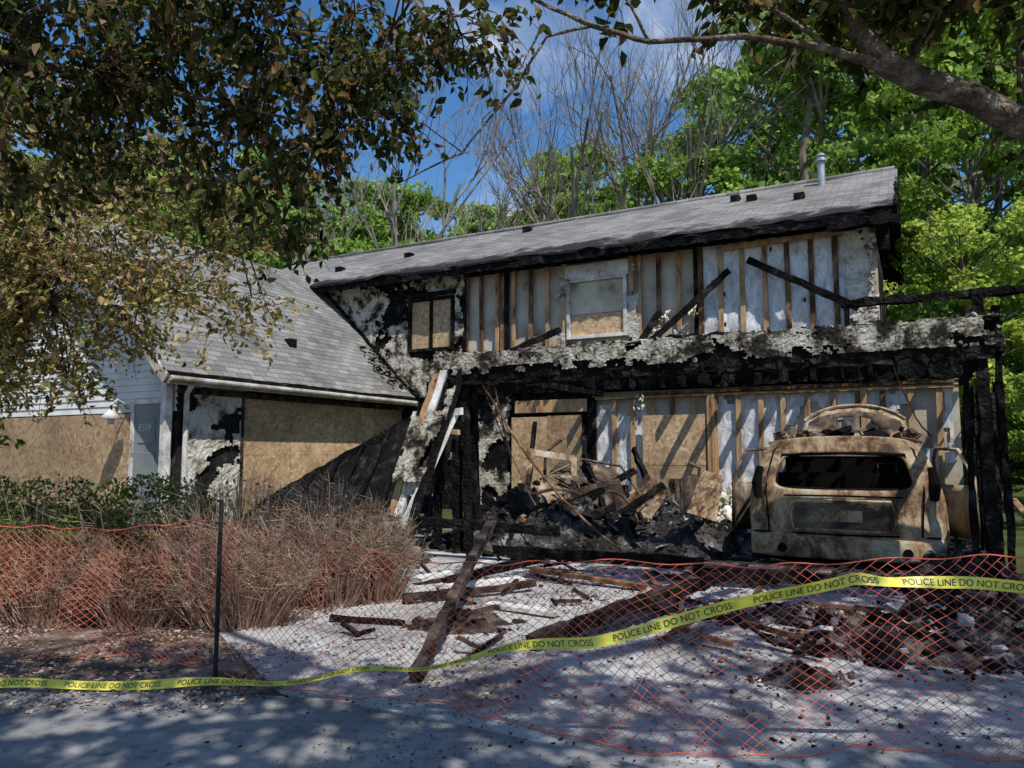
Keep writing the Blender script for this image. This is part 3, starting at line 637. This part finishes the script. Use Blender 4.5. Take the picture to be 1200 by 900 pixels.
for i in range(4200):
    x=R(-1.8,5.2);y=R(3.3,8.6)
    d=nz(x,y,3,.9)+(.25 if x>1 else -.05)+(.2 if y>6.3 else 0)
    if d<.02+R(-.2,.35): continue
    r=R(.003,.014)*(1.8 if R(0,1)<.08 else 1); b.chunk((x,y,.006+r*.3),r,random.choice([0,0,1,1,2,2,3]))
b.build('scattered_fragments',[char,ash,charbrown,groundm],RB)
def lumber(name,p,q,w,h,mat,j=.012):
    e=empty(name,local=False); b=MB(); b.beam(p,q,w,h,0,j=j); b.build('timber',[mat],e); return e
lumber('charred_beam',(-.18,7.3,.62),(-.52,4.18,.05),.065,.075,charbrown,.010)
lumber('charred_beam',(.12,4.85,.06),(1.55,6.5,.16),.09,.08,charbrown,.012)
lumber('charred_beam',(.4,4.95,.14),(2.1,6.9,.2),.08,.08,char,.012)
lumber('charred_beam',(-1.5,9.4,.42),(.5,8.4,.38),.12,.11,char,.015)
lumber('charred_beam',(-.2,8.3,.2),(1.9,7.6,.15),.09,.1,char,.012)
lumber('charred_beam',(1.7,7.2,.12),(3.4,6.7,.1),.08,.09,char,.012)
lumber('charred_beam',(-.6,6.9,.08),(.3,7.7,.2),.07,.07,char,.012)
lumber('charred_beam',(-.9,6.3,.05),(.2,6.9,.07),.06,.06,charbrown,.012)
lumber('plank',(-1.0,6.7,.05),(.1,7.1,.08),.14,.03,whitep,.003)
lumber('plank',(-.2,6.2,.03),(.35,5.8,.04),.12,.03,whitep,.003)
lumber('plank',(.2,7.6,.1),(1.2,6.9,.04),.09,.04,studdark,.003)
lumber('plank',(-.9,7.2,.06),(-.2,7.9,.12),.16,.025,whitep,.003)
lumber('plank',(1.4,7.9,.12),(2.4,7.2,.08),.1,.03,stud,.003)
lumber('plank',(4.3,5.9,.05),(4.9,7.0,.9),.06,.04,stud,.003)
lumber('plank',(4.5,5.8,.05),(4.75,7.2,.8),.06,.04,stud,.003)
b=MB()
for i in range(90):
    x=R(-1.2,4.8);y=R(4.6,8.2); a=R(0,3.14);l=R(.1,.6); z=R(.01,.05); b.beam((x,y,z),(x+l*math.cos(a),y+l*math.sin(a),z+R(0,.08)),R(.015,.05),R(.01,.03),random.choice([0,0,1,1,2]),j=.004,seg=3)
b.build('splintered_wood',[char,charbrown,studdark,whitep],RB)
wi=empty('hanging_cables'); b=MB()
def cab(p,q,s,r=.008):
    p=Vector(p);q=Vector(q); b.tube([p.lerp(q,k/12)-Vector((0,0,s*math.sin(math.pi*k/12)))+Vector((R(-.01,.01),0,R(-.01,.01))) for k in range(13)],r,5)
cab((.25,0,2.2),(2.3,-.3,.15),.25,.014); cab((.3,.1,2.2),(.9,.3,.6),.1); cab((.15,.2,2.2),(.5,.4,1.2),.0); cab((4.9,.2,2.1),(5.2,.6,1.4),.1); cab((4.6,.1,2.1),(4.6,.2,1.9),0); cab((.3,.3,2.15),(.35,.7,1.1),-.05,.012)
b.build('cables',[studdark],wi)

# ------------------------------------------------------------------ safety fence
FE=empty('safety_fence',local=False)
path=np.array([(-4.6,5.15),(-3.9,4.98),(-3.2,4.8),(-2.4,4.62),(-1.66,4.38),(-1.1,4.12),(-.5,3.8),(0,3.52),(.75,3.27),(1.5,3.16),(2.1,3.12),(3.2,3.0)])
seg=np.r_[0,np.cumsum(np.linalg.norm(np.diff(path,axis=0),axis=1))]; LT=seg[-1]
topz=np.array([.78,.74,.76,.78,.84,.79,.70,.73,.76,.78,.82,.86])
def fpos(a,v):
    x=np.interp(a,seg,path[:,0]); y=np.interp(a,seg,path[:,1]); top=np.interp(a,seg,topz)
    z=.015+top*v+.01*np.sin(a*5)*v+.008*np.sin(a*17+v*4)
    y=y+.06*np.sin(a*2.3+v*3)*(v*(1-v)*4)+.03*np.sin(a*9+v*6)*(1-v)+ .10*np.sin(a*3.1)*(v<.999)*(1-v)**2
    x=x+.03*np.sin(a*6+v*5)
    return np.stack([x,y,z],-1)
ca_=.030; NX=int(LT/ca_); NY=36
ii,jj=np.meshgrid(np.arange(NX),np.arange(NY)); mask=((ii+jj)%2==0); I=ii[mask];J=jj[mask]
segs=[]
for dj in (1,-1):
    ok=(J+dj<=NY)&(J+dj>=0)&(I+1<=NX); segs.append((I[ok],J[ok],I[ok]+1,J[ok]+dj))
A0=np.concatenate([s[0] for s in segs]);B0=np.concatenate([s[1] for s in segs]);A1=np.concatenate([s[2] for s in segs]);B1=np.concatenate([s[3] for s in segs])
def strips(P,Q,w,name,mat,parent):
    d=Q-P; d/=np.linalg.norm(d,axis=1)[:,None]; nrm=np.array([[.25,1,.0]]); s1=np.cross(d,nrm); s1/=np.linalg.norm(s1,axis=1)[:,None]; s2=np.cross(d,s1); s1*=w/2;s2*=w/3
    V=np.stack([P+s1,P+s2,P-s1,P-s2,Q+s1,Q+s2,Q-s1,Q-s2],1).reshape(-1,3); N=len(P); base=(np.arange(N)*8)[:,None]
    F=np.concatenate([base+np.array([[k,(k+1)%4,4+(k+1)%4,4+k]]) for k in range(4)],1).reshape(-1)
    me=bpy.data.meshes.new(name); me.vertices.add(len(V)); me.vertices.foreach_set('co',V.reshape(-1).astype(np.float32)); me.loops.add(len(F)); me.loops.foreach_set('vertex_index',F.astype(np.int32)); me.polygons.add(N*4); me.polygons.foreach_set('loop_start',(np.arange(N*4)*4).astype(np.int32)); me.update(calc_edges=True); me.materials.append(mat)
    o=bpy.data.objects.new(name,me); scene.collection.objects.link(o); o.parent=parent; return o
strips(fpos(A0*ca_,B0/NY),fpos(A1*ca_,B1/NY),.0027,'diamond_mesh',netm,FE)
aa=np.arange(0,LT-.05,.05)
for v,nme in ((1.0,'top_band'),(0.0,'bottom_band')):
    strips(fpos(aa,np.full_like(aa,v)),fpos(aa+.05,np.full_like(aa,v)),.006,nme,netm,FE)
PO=empty('fence_post',local=False); b=MB(); b.box((-1.672,4.33,-.1),(-1.648,4.336,.98)); b.box((-1.663,4.336,-.1),(-1.657,4.36,.98))
for k in range(16): b.box((-1.667,4.324,.08+k*.055),(-1.655,4.33,.10+k*.055))
b.build('t_section',[metalm],PO)
TP=empty('police_tape',local=False)
tp=[((-3.6,4.15,.03),(0,.55,.8)),((-2.7,4.02,.025),(0,.5,.85)),((-1.9,4.02,.03),(0,.6,.8)),((-1.5,4.01,.04),(0,.8,.5)),((-1.3,4.0,.05),(0,1,.3)),((-.85,3.85,.14),(.0,1,.25)),((-.45,3.62,.24),(0,1,.1)),((0,3.42,.36),(-.1,.9,.4)),((.35,3.28,.43),(-.2,.3,1)),((.75,3.16,.55),(-.25,-.05,1)),((1.1,3.10,.66),(-.2,0,1)),((1.38,3.06,.735),(-.2,.1,1)),((1.5,3.05,.72),(.1,.7,.7)),((1.7,3.04,.70),(.1,.0,1)),((2.15,3.02,.70),(.1,.05,1)),((2.9,2.95,.73),(0,0,1))]
P=np.array([p for p,_ in tp]);Wd=np.array([w for _,w in tp],float); Wd/=np.linalg.norm(Wd,axis=1)[:,None]; ts=np.r_[0,np.cumsum(np.linalg.norm(np.diff(P,axis=0),axis=1))]
def tpos(a): 
    p=np.array([np.interp(a,ts,P[:,k]) for k in range(3)]); w=np.array([np.interp(a,ts,Wd[:,k]) for k in range(3)]); w=w+np.array([0,.3*math.sin(a*6),0]); w/=np.linalg.norm(w); p=p+np.array([0,.012*math.sin(a*9),.012*math.sin(a*7)]); return p,w
def tmap(a,h,off=0):
    p,w=tpos(a); p2,_=tpos(a+.02); d=p2-p; n=np.cross(d,w); n/=np.linalg.norm(n); return tuple(p+w*h+n*off)
TW=.048
b=MB(); n=int(ts[-1]/.04)
for i in range(n+1): b.v+= [tmap(i*.04,0),tmap(i*.04,TW)]
for i in range(n): b.f.append((2*i,2*i+2,2*i+3,2*i+1)); b.m.append(0)
b.build('tape_ribbon',[tapem],TP)
me=textmesh('POLICE LINE DO NOT CROSS',.038,'tape_text'); bm=bmesh.new(); bm.from_mesh(me); bmesh.ops.triangulate(bm,faces=bm.faces[:]); vv=[v.co.copy() for v in bm.verts]; bm.verts.ensure_lookup_table(); ff=[tuple(v.index for v in f.verts) for f in bm.faces]; bm.free(); wmax=max(v.x for v in vv); b=MB(); a0=.1
while a0+wmax<ts[-1]:
    b.add([tmap(a0+v.x,v.y+.011,.0025) for v in vv],ff); a0+=wmax+.09
b.build('tape_lettering',[inkm],TP)

# ------------------------------------------------------------------ shrubs
def shrub(name,cl,nl,nt,palette,probs,ls,tw,up=.6):
    e=empty(name,local=False); b=MB(); 
    for k in range(nt):
        c=random.choice(cl); cx_,cy_,rx,ry,h=c; a=R(0,6.28); r=math.sqrt(R(0,1)); bx=cx_+rx*r*.6*math.cos(a);by=cy_+ry*r*.6*math.sin(a)
        ex=cx_+rx*r*1.1*math.cos(a);ey=cy_+ry*r*1.1*math.sin(a); ez=h*R(.5,1.08)*(1-.35*r*r); m1=Vector((bx,by,0)).lerp(Vector((ex,ey,ez)),.5)+Vector((R(-.06,.06),R(-.06,.06),.05)); b.tube([(bx,by,0),m1,(ex,ey,ez),(ex+R(-.09,.09),ey+R(-.09,.09),ez+R(-.03,.1))],[tw*1.6,tw,tw*.6,tw*.3],3)
        for q in range(4):
            s0=m1.lerp(Vector((ex,ey,ez)),R(0,1)); b.tube([s0,s0+Vector((R(-.16,.16),R(-.16,.16),R(-.02,.16)))],[tw*.6,tw*.3],3)
    b.build('twigs',[twigm],e)
    C=[]
    while len(C)<nl:
        cx_,cy_,rx,ry,h=random.choice(cl); p=rng.uniform(-1,1,3); r=np.linalg.norm(p)
        if r>1 or r<.35: continue
        x=cx_+p[0]*rx;y=cy_+p[1]*ry;z=h*.5+p[2]*h*.52
        if nz(x,y,z,3.5)<-.12+R(-.1,.25): continue
        C.append((x,y,max(z,.02)))
    leaves('foliage',C,rng.uniform(ls*.6,ls*1.3,len(C)),pal(len(C),palette,.3,probs),leafm,e); return e
shrub('green_hedge',[(-4.9,6.6,.9,.6,1.08),(-3.9,6.5,.8,.55,1.04),(-3.1,6.5,.7,.5,1.05),(-5.9,6.8,.9,.6,1.12)],15000,500,[(.12,.17,.045),(.07,.11,.03),(.22,.16,.09),(.18,.20,.06)],[.4,.3,.13,.17],.045,.004)
shrub('dead_shrub',[(-2.2,6.2,.65,.5,1.05),(-1.55,6.35,.5,.45,1.0),(-2.0,5.6,.55,.4,.7),(-1.2,6.5,.4,.35,.8)],2600,1500,[(.26,.13,.08),(.34,.2,.13),(.16,.09,.06),(.1,.11,.04)],[.4,.25,.25,.1],.035,.0035)
shrub('dead_hedge',[(-3.4,5.7,.6,.4,.6),(-4.3,5.9,.7,.4,.65),(-2.7,5.6,.45,.35,.55)],5000,600,[(.22,.11,.08),(.3,.18,.12),(.13,.07,.05)],[.4,.3,.3],.04,.0035)
def litter_field(name,N,x0,x1,y0,y1,s,cols,thin):
    C=[]
    while len(C)<N:
        x=R(x0,x1);y=R(y0,y1)
        if thin(x,y): continue
        C.append((x,y,.012+R(0,.012)))
    leaves(name,C,rng.uniform(s[0],s[1],N),pal(N,cols,.25),litter,flat=.15)
litter_field('leaf_litter',17000,-6.5,1.5,3.7,7.5,(.015,.04),[(.24,.16,.12),(.34,.25,.19),(.11,.075,.055),(.42,.34,.28)],lambda x,y:(x>-1.3 and R(0,1)<.82) or nz(x,y,5,1.3)<-.1+R(-.3,.5))
litter_field('dry_leaf_flakes',6000,-1.5,5.5,2.2,8,(.008,.026),[(.2,.15,.12),(.3,.24,.2),(.08,.07,.06),(.06,.05,.045)],lambda x,y: nz(x,y,9,1.1)<-.05+R(-.3,.5))

# ------------------------------------------------------------------ near trees
def near_tree(name,trunk,limbs,clumps,pals,probs,ls,tpc,lpt,size_r,hang=.5,twr=.006,seed=1):
    e=empty(name,local=False); b=MB()
    for pts,rad in [trunk]+limbs:
        P_=[Vector(p) for p in pts]; out=[];rr=[]
        for i in range(len(P_)-1):
            for k in range(5):
                f=k/5; q=P_[i].lerp(P_[i+1],f); r=rad[i]*(1-f)+rad[i+1]*f
                q+=Vector((nz(q.x,q.y,q.z,1.5),nz(q.y,q.z,q.x,1.5),nz(q.z,q.x,q.y,1.5)))*min(.06,.5*r+.02); out.append(q);rr.append(r*(1+.12*nz(q.x,q.y,q.z,5)))
        out.append(P_[-1]);rr.append(rad[-1]); b.tube(out,rr,10 if rad[0]>.03 else 6,0,j=.04)
    C=[];AX=[]
    nodes=[Vector(p) for pts,_ in limbs for p in pts]
    for (c,r,dens) in clumps:
        c=Vector(c); 
        if nodes:
            nn=min(nodes,key=lambda q:(q-c).length); mid=nn.lerp(c,.5)+Vector((R(-.1,.1),R(-.1,.1),.12)); b.tube([nn,mid,c],[.018,.012,.007],5,0,j=.05)
        for k in range(int(tpc*dens)):
            d=Vector((R(-1,1),R(-1,1),R(-1,1))); 
            if d.length>1: d.normalize()
            s0=c+Vector((d.x*r*.7,d.y*r*.7,d.z*r*.6)); dr=(Vector((d.x+R(-.5,.5),d.y+R(-.5,.5),-hang+R(-.5,.5)))).normalized(); Lg=R(.15,.42)*size_r
            pts=[s0,s0+dr*Lg*.5+Vector((0,0,.03)),s0+dr*Lg-Vector((0,0,.05*size_r))]
            b.tube(pts,[twr,twr*.6,twr*.3],3,0)
            if R(0,1)<.4: b.tube([c,s0],[twr*1.1,twr],3,0)
            for q in range(lpt):
                f=R(.1,1.05); p=pts[0].lerp(pts[1],f*2) if f<.5 else pts[1].lerp(pts[2],f*2-1); p=p+Vector((R(-.05,.05),R(-.05,.05),R(-.06,.02)))*size_r; C.append(tuple(p)); AX.append((dr.x*.5,dr.y*.5,-.9*hang-.1))
    b.build('trunk_and_branches',[bark],e,smooth=True)
    n=len(C); leaves('foliage',C,rng.uniform(ls*.6,ls*1.25,n),pal(n,pals,.3,probs),leafm,e,axis=AX,w=.55,fold=.3); return e
cl=[]
for X_ in np.arange(-3.9,.1,.34):
    for z in (4.6,4.3,4.1):
        if z==4.1 and X_>-.9: continue
        cl.append(((X_+R(-.1,.1),5+R(-.6,.6),z+R(-.1,.12)),.3,1.0 if X_<-1.0 else .55))
for X_ in np.arange(-3.9,-1.0,.34): cl.append(((X_,5+R(-.5,.6),3.85+R(-.1,.1)),.3,1))
for X_ in np.arange(-3.9,-1.5,.38): cl.append(((X_,5+R(-.5,.6),3.5+R(-.1,.1)),.28,.6))
for p in ((-1.0,4.8,3.75),(-.85,4.9,3.5),(-1.35,5,3.35),(-1.55,5,3.1),(-2.0,5,3.1),(-.35,4.9,4.1),(-1.6,5.1,2.85),(-1.2,5,3.55),(-.6,4.9,3.95)): cl.append((p,.2,.7))
near_tree('scorched_tree',([(-5.6,3.6,0),(-5.5,3.7,1.5),(-5.2,3.9,3.0),(-4.8,4.2,4.6),(-4.4,4.3,7)],[.28,.24,.2,.15,.1]),
 [([(-5.2,3.9,3.2),(-4.2,4.5,4.1),(-3.0,4.9,4.5),(-1.8,5.1,4.7),(-.6,5.1,4.75)],[.10,.07,.05,.03,.015]),([(-4.9,4.1,4.0),(-3.9,4.8,4.0),(-2.9,5.1,3.9),(-1.9,5.2,3.7),(-1.2,5.0,3.5)],[.05,.035,.025,.015,.008]),
  ([(-4.4,4.3,6.5),(-2.5,3,7),(-.5,1.5,7.2),(1,0,7)],[.1,.08,.06,.03])],
 cl,[(.06,.08,.03),(.085,.10,.035),(.17,.11,.065),(.24,.18,.10),(.035,.045,.02)],[.32,.22,.18,.12,.16],.085,25,8,1.0,hang=.7)
cl=[]
for (x,z,d) in [(-5.9,4.9,1),(-5.1,5.0,1),(-4.3,4.9,1),(-3.6,4.6,.8),(-6.0,4.2,1),(-5.2,4.3,1),(-4.4,4.2,1),(-3.6,4.0,.9),(-3.0,3.9,.6),(-5.9,3.5,1),(-5.1,3.5,1),(-4.3,3.4,1),(-3.5,3.4,.8),(-2.95,3.3,.5),(-5.9,2.8,1),(-5.2,2.8,1),(-4.5,2.7,.9),(-3.8,2.75,.6),(-3.2,2.7,.4),(-5.9,2.2,1),(-5.2,2.3,.8),(-4.6,2.25,.6),(-5.5,3.9,1),(-4.7,3.8,1),(-5.5,3.1,1),(-4.7,3.1,1)]:
    for k in range(3): cl.append(((x+R(-.35,.35),8+R(-.7,.7),z+R(-.3,.3)),.38,d*.9))
near_tree('browned_tree',([(-7.2,7.8,0),(-7.1,7.8,1.6),(-6.7,7.9,3.0),(-6.0,8,5.5)],[.2,.17,.14,.06]),
 [([(-7.0,7.8,2.2),(-6,8,2.8),(-5,8,2.9),(-4,8,2.8)],[.06,.04,.03,.012]),([(-6.8,7.9,2.8),(-5.7,8,3.8),(-4.5,8,4.2),(-3.2,8,4.0)],[.06,.04,.03,.012])],
 cl,[(.38,.31,.14),(.27,.26,.10),(.44,.32,.20),(.28,.17,.11),(.15,.19,.06)],[.28,.22,.2,.15,.15],.08,26,9,1.2,hang=.4)
cl=[((-4.6+R(-.4,.3),6.2+R(-.3,.3),1.55+R(-.25,.25)),.25,.9) for k in range(6)]
near_tree('green_sapling',([(-4.9,6.3,0),(-4.8,6.3,1.2)],[.03,.015]),[([(-4.85,6.3,.8),(-4.6,6.2,1.6)],[.015,.008])],cl,[(.08,.14,.025),(.12,.18,.04)],[.5,.5],.08,14,7,1.0)
cl=[((R(2.2,3.9),5+R(-.5,.6),4.5+R(-.15,.3)),.25,.8) for k in range(20)]+[((R(.3,2.2),5+R(-.3,.5),4.62+R(-.1,.2)),.2,.35) for k in range(6)]+[((3.6,5.2,3.6),.15,.3),((3.3,5,3.95),.2,.5)]
over=[]
while len(over)<120:
    x=R(-4.5,5.5);y=R(-2.4,.9); z=R(5.4,7.2)
    if nz(x*1.3,y*1.3,3,.8)<-.08: continue
    over.append(((x,y,z),.42,1.5))
for k in range(34): over.append(((R(3.2,8),R(.8,3.4),R(5.6,7.4)),.36,1.3))
near_tree('shade_tree',([(5.9,4.4,0),(5.8,4.5,1.4),(5.5,4.6,2.7),(5.2,4.2,4.5),(4.8,3,6.5),(4,1.5,8)],[.3,.26,.24,.18,.14,.08]),
 [([(5.5,4.6,2.5),(4.6,4.9,3.15),(3.5,5,3.52),(2.72,5,3.93),(2.44,5,4.17),(2.1,5,4.5),(1.7,5,5.2)],[.16,.12,.10,.085,.075,.065,.04]),
  ([(2.75,5,3.93),(2.35,4.95,3.98),(2.0,4.95,4.05),(1.6,4.9,4.09),(.94,4.95,4.06),(.48,5,4.25),(0,5,4.5)],[.05,.032,.026,.022,.018,.016,.012]),
  ([(.55,5,4.22),(.24,5,4.15),(0,5,3.75),(-.35,5.0,3.3),(-.76,5,3.1),(-.98,5,3.45)],[.012,.010,.008,.007,.005,.003]),
  ([(.2,5,4.2),(.1,4.9,3.95),(.05,4.9,3.85)],[.01,.006,.004]),([(2.0,4.95,4.05),(1.7,4.9,3.8),(1.5,4.9,3.6)],[.012,.008,.004]),
  ([(.94,4.95,4.06),(.8,4.9,4.3),(.6,4.9,4.6)],[.012,.01,.008]),([(2.3,5,3.98),(1.9,5,4.3),(1.3,5,4.6)],[.02,.015,.01]),
  ([(0,5,3.75),(-.2,5,3.55),(-.25,5,3.2)],[.006,.004,.002]),([(-.35,5,3.3),(-.6,5,3.5),(-.9,5,3.6)],[.005,.004,.002]),
  ([(4.8,3,6.4),(3,1,6.8),(1,-.5,6.8),(-1.5,-1,6.6)],[.12,.09,.06,.03]),([(5.4,4.4,3.6),(6.2,2.5,4.6),(5.6,.8,5.4)],[.10,.07,.05])],
 cl+over,[(.04,.055,.02),(.08,.085,.025),(.13,.095,.05)],[.45,.3,.25],.12,15,7,1.1,hang=.5)

# ------------------------------------------------------------------ background forest
def branchy(b,p,d,L_,r,depth,mat=0,spread=.6,nch=3,tips=None,up=.25):
    q=p+d*L_; mid=p.lerp(q,.5)+Vector((R(-1,1),R(-1,1),R(-1,1)))*L_*.06
    b.tube([p,mid,q],[r,r*.8,r*.62],6 if depth>2 else 3,mat)
    if depth==0:
        if tips is not None: tips.append(q)
        return
    for k in range(nch):
        nd=(d+Vector((R(-1,1),R(-1,1),R(-.6,1)*1.0))*spread+Vector((0,0,up))).normalized(); st_=p.lerp(q,R(.4,1))
        branchy(b,st_,nd,L_*R(.5,.8),r*.55,depth-1,mat,spread,nch,tips,up)
green=[(.18,.28,.06),(.24,.35,.08),(.13,.21,.05),(.32,.41,.12)]
forestleaf=leafmat('forest_leaf',.4,(1.3,1.35,.8))
def forest_proto(i,n=12000,ls=.15):
    b=MB(); trunk=[Vector((0,0,-1.5)),Vector((R(-.2,.2),R(-.2,.2),3)),Vector((R(-.4,.4),R(-.4,.4),6)),Vector((R(-.5,.5),R(-.5,.5),9))]
    b.tube(trunk,[.17,.13,.09,.03],6)
    lob=[]
    for k in range(46):
        z=R(1.6,10.0); rad=2.7*math.sin(math.pi*min(1,max(.12,(z-.4)/10.6)))**.7; a=R(0,6.28); r=rad*math.sqrt(R(.05,1)); c=Vector((r*math.cos(a),r*math.sin(a),z)); lob.append((c,R(.35,.95)))
        t0=trunk[1].lerp(trunk[3],max(0,min(1,(z-3.8)/6))); b.tube([t0,t0.lerp(c,.5)+Vector((0,0,.15)),c],[.045,.03,.012],3)
    me_t=bpy.data.meshes.new('trunk'); me_t.from_pydata(b.v,[],b.f); me_t.materials.append(barkfar); me_t.update()
    C=[];NN=[]
    while len(C)<n:
        c,r=random.choice(lob); d=rng.normal(size=3); d/=np.linalg.norm(d)
        if R(0,1)<.7: d[2]=abs(d[2])*.9-.2
        rr=r*(R(.35,1.15)**.6); p=np.array(c)+d*rr*np.array([1.1,1.1,.6])
        if nz(p[0],p[1],p[2]+i*20,1.3)<-.25: continue
        C.append(p); NN.append(d+np.array([0,0,.5]))
    C=np.array(C); col=pal(n,green,.2,[.35,.25,.2,.2])
    return me_t,leaves('leaves',C,rng.uniform(ls*.7,ls*1.5,n),col,forestleaf,link=False,w=.7,fold=.12,normal=NN)
protos=[forest_proto(i) for i in range(5)]
FO=empty('forest',local=False)
def putree(me_pair,x,y,z,sx,sz,rot,parent):
    for k,me in enumerate(me_pair):
        o=bpy.data.objects.new(('trunk','foliage')[k],me); scene.collection.objects.link(o); o.parent=parent; o.location=(x,y,z); o.scale=(sx,sx,sz); o.rotation_euler=(0,0,rot)
def crest(r): return float(np.interp(r,[-1,-.7,-.4,-.25,-.17,-.08,.02,.1,.2,.27,.34,.45,1.2],[.44,.44,.43,.41,.37,.38,.41,.42,.45,.54,.66,.8,.85]))
cnt=0
for Yr,step in ((29,3.0),(34,4.0),(40,5.6)):
    x=-.75*Yr
    while x<.85*Yr:
        xx=x+R(-.8,.8); yy=Yr+R(-1.5,2)
        if xx>2: yy-= 6*min(1,(xx-2)/8)*(Yr<34)
        s_=.88*(xx+.65)-.474*(yy-9.5); t_=.474*(xx+.65)+.88*(yy-9.5)
        x+=step if xx<3 else step*1.2
        if t_<14.6 and s_<7: yy+=(14.8-t_)/.88
        h0=float(hill(np.float64(xx),np.float64(yy))); top=1.25+yy*crest(xx/yy)*R(.82,1.04); H_=max(4,top-h0); H_=min(H_,20)
        sz=H_/10.3; sx=min(1.5,max(.8,sz*R(.8,1.05)))
        putree(random.choice(protos),xx,yy,h0-.2,sx,sz,R(0,6.28),FO); cnt+=1
for k in range(14):
    xx=4+k*1.5; yy=24.5+R(-1,1.5)-max(0,xx)*.32
    s_=.88*(xx+.65)-.474*(yy-9.5); t_=.474*(xx+.65)+.88*(yy-9.5)
    if t_<14.3 and s_<6.5: continue
    putree(random.choice(protos),xx,yy,float(hill(np.float64(xx),np.float64(yy)))-1,.75,.55,R(0,6),FO)
def single_tree(name,x,y,h,r,cols,n,ls):
    e=empty(name,local=False); b=MB(); b.tube([(x,y,-.1),(x+.1,y,h*.4),(x,y+.1,h*.85)],[.14,.1,.03],8); lob=[]
    for k in range(34):
        z=R(h*.3,h*.97); rad=r*math.sin(math.pi*min(1,max(.2,(z/h-.15)/.95)))**.6; a=R(0,6.28); q=rad*math.sqrt(R(.1,1)); c=Vector((x+q*math.cos(a),y+q*math.sin(a),z)); lob.append((c,R(.22,.6)*r/2)); b.tube([(x,y,z*.8),c],[.025,.01],4)
    b.build('trunk',[barkfar],e); C=[];NN=[]
    while len(C)<n:
        c,rr=random.choice(lob); d=rng.normal(size=3); d/=np.linalg.norm(d); p=np.array(c)+d*rr*(R(.3,1.2)**.6)*np.array([1.1,1.1,.6])
        if nz(p[0],p[1],p[2],2)<-.2: continue
        C.append(p); NN.append(d+np.array([0,0,.5]))
    leaves('foliage',C,rng.uniform(ls*.7,ls*1.3,n),pal(n,cols,.2),forestleaf,e,w=.65,normal=NN)
single_tree('maple_tree',9.9,16.2,7.0,2.0,[(.38,.46,.10),(.44,.50,.13),(.27,.36,.08)],13000,.11)
single_tree('maple_tree',12.5,14.5,5.2,2.0,[(.22,.33,.06),(.29,.38,.08)],9000,.11)
single_tree('maple_tree',11.8,18.8,11,2.6,[(.17,.27,.05),(.23,.32,.07)],14000,.14)
single_tree('maple_tree',15.8,19.5,12,2.8,[(.17,.27,.05),(.23,.32,.07)],12000,.14)
single_tree('maple_tree',9.2,12.0,2.6,1.2,[(.18,.27,.05),(.25,.33,.06)],6000,.09)
bp=[]
for i in range(3):
    b=MB(); branchy(b,Vector((0,0,-1)),Vector((R(-.05,.05),0,1)).normalized(),6.2,.14,5,0,.75,3,None,.15); me=bpy.data.meshes.new('bare'); me.from_pydata(b.v,[],b.f); me.materials.append(paletwig); me.update(); bp.append(me)
for (x,y,s) in ((-3.9,25.5,1.0),(-2.6,27.5,1.0),(1.2,26,1.05),(2.5,26,1.15),(3.8,26,1.2),(5.0,26,1.15),(6.4,25,1.15),(-7.5,29,1.0)):
    o=bpy.data.objects.new('bare_tree',random.choice(bp)); scene.collection.objects.link(o); o.location=(x,y,float(hill(np.float64(x),np.float64(y)))); o.scale=(s,s,s*1.15); o.rotation_euler=(0,0,R(0,6.28))

# ------------------------------------------------------------------ light, sky, camera
Ds=Vector((.28,-.62,0)).normalized(); el=math.radians(56); D_=Vector((Ds.x*math.cos(el),Ds.y*math.cos(el),math.sin(el)))
sl=bpy.data.lights.new('sun','SUN'); sl.energy=5.0; sl.angle=math.radians(.5); sl.color=(1,.97,.92); so=bpy.data.objects.new('sun',sl); scene.collection.objects.link(so); so.rotation_euler=D_.to_track_quat('Z','Y').to_euler()
w=bpy.data.worlds.new('World'); scene.world=w; w.use_nodes=True; nt=w.node_tree; bg=nt.nodes['Background']
sk=nt.nodes.new('ShaderNodeTexSky'); sk.sky_type='NISHITA'; sk.sun_disc=False; sk.sun_elevation=el; sk.sun_rotation=math.atan2(Ds.x,Ds.y); sk.air_density=1; sk.dust_density=.2; sk.ozone_density=3.8
tc=nt.nodes.new('ShaderNodeTexCoord'); mp=nt.nodes.new('ShaderNodeMapping'); mp.inputs['Scale'].default_value=(1,1,1.9); mp.inputs['Location'].default_value=(.35,.0,.1); nt.links.new(tc.outputs['Generated'],mp.inputs[0]); nn_=noise(nt,mp.outputs[0],3.2,8,.25,.58)
r=ramp(nt,[(.49,(0,0,0)),(.60,(.2,.2,.2)),(.72,(.85,.85,.85))]); nt.links.new(nn_.outputs['Fac'],r.inputs[0])
hs=nt.nodes.new('ShaderNodeHueSaturation'); hs.inputs['Saturation'].default_value=1.22; hs.inputs['Value'].default_value=1.15; nt.links.new(sk.outputs[0],hs.inputs['Color'])
nt.links.new(mixc(nt,hs.outputs[0],(7.5,7.8,8.2),r.outputs[0]),bg.inputs[0]); bg.inputs[1].default_value=.13
cam=bpy.data.cameras.new('camera'); cam.lens=26.4; cam.sensor_width=36; cam.clip_end=1500; cam.clip_start=.05
co=bpy.data.objects.new('camera',cam); scene.collection.objects.link(co); co.location=(0,0,1.25); co.rotation_euler=(math.radians(95.2),0,0); scene.camera=co
print('trees',cnt)
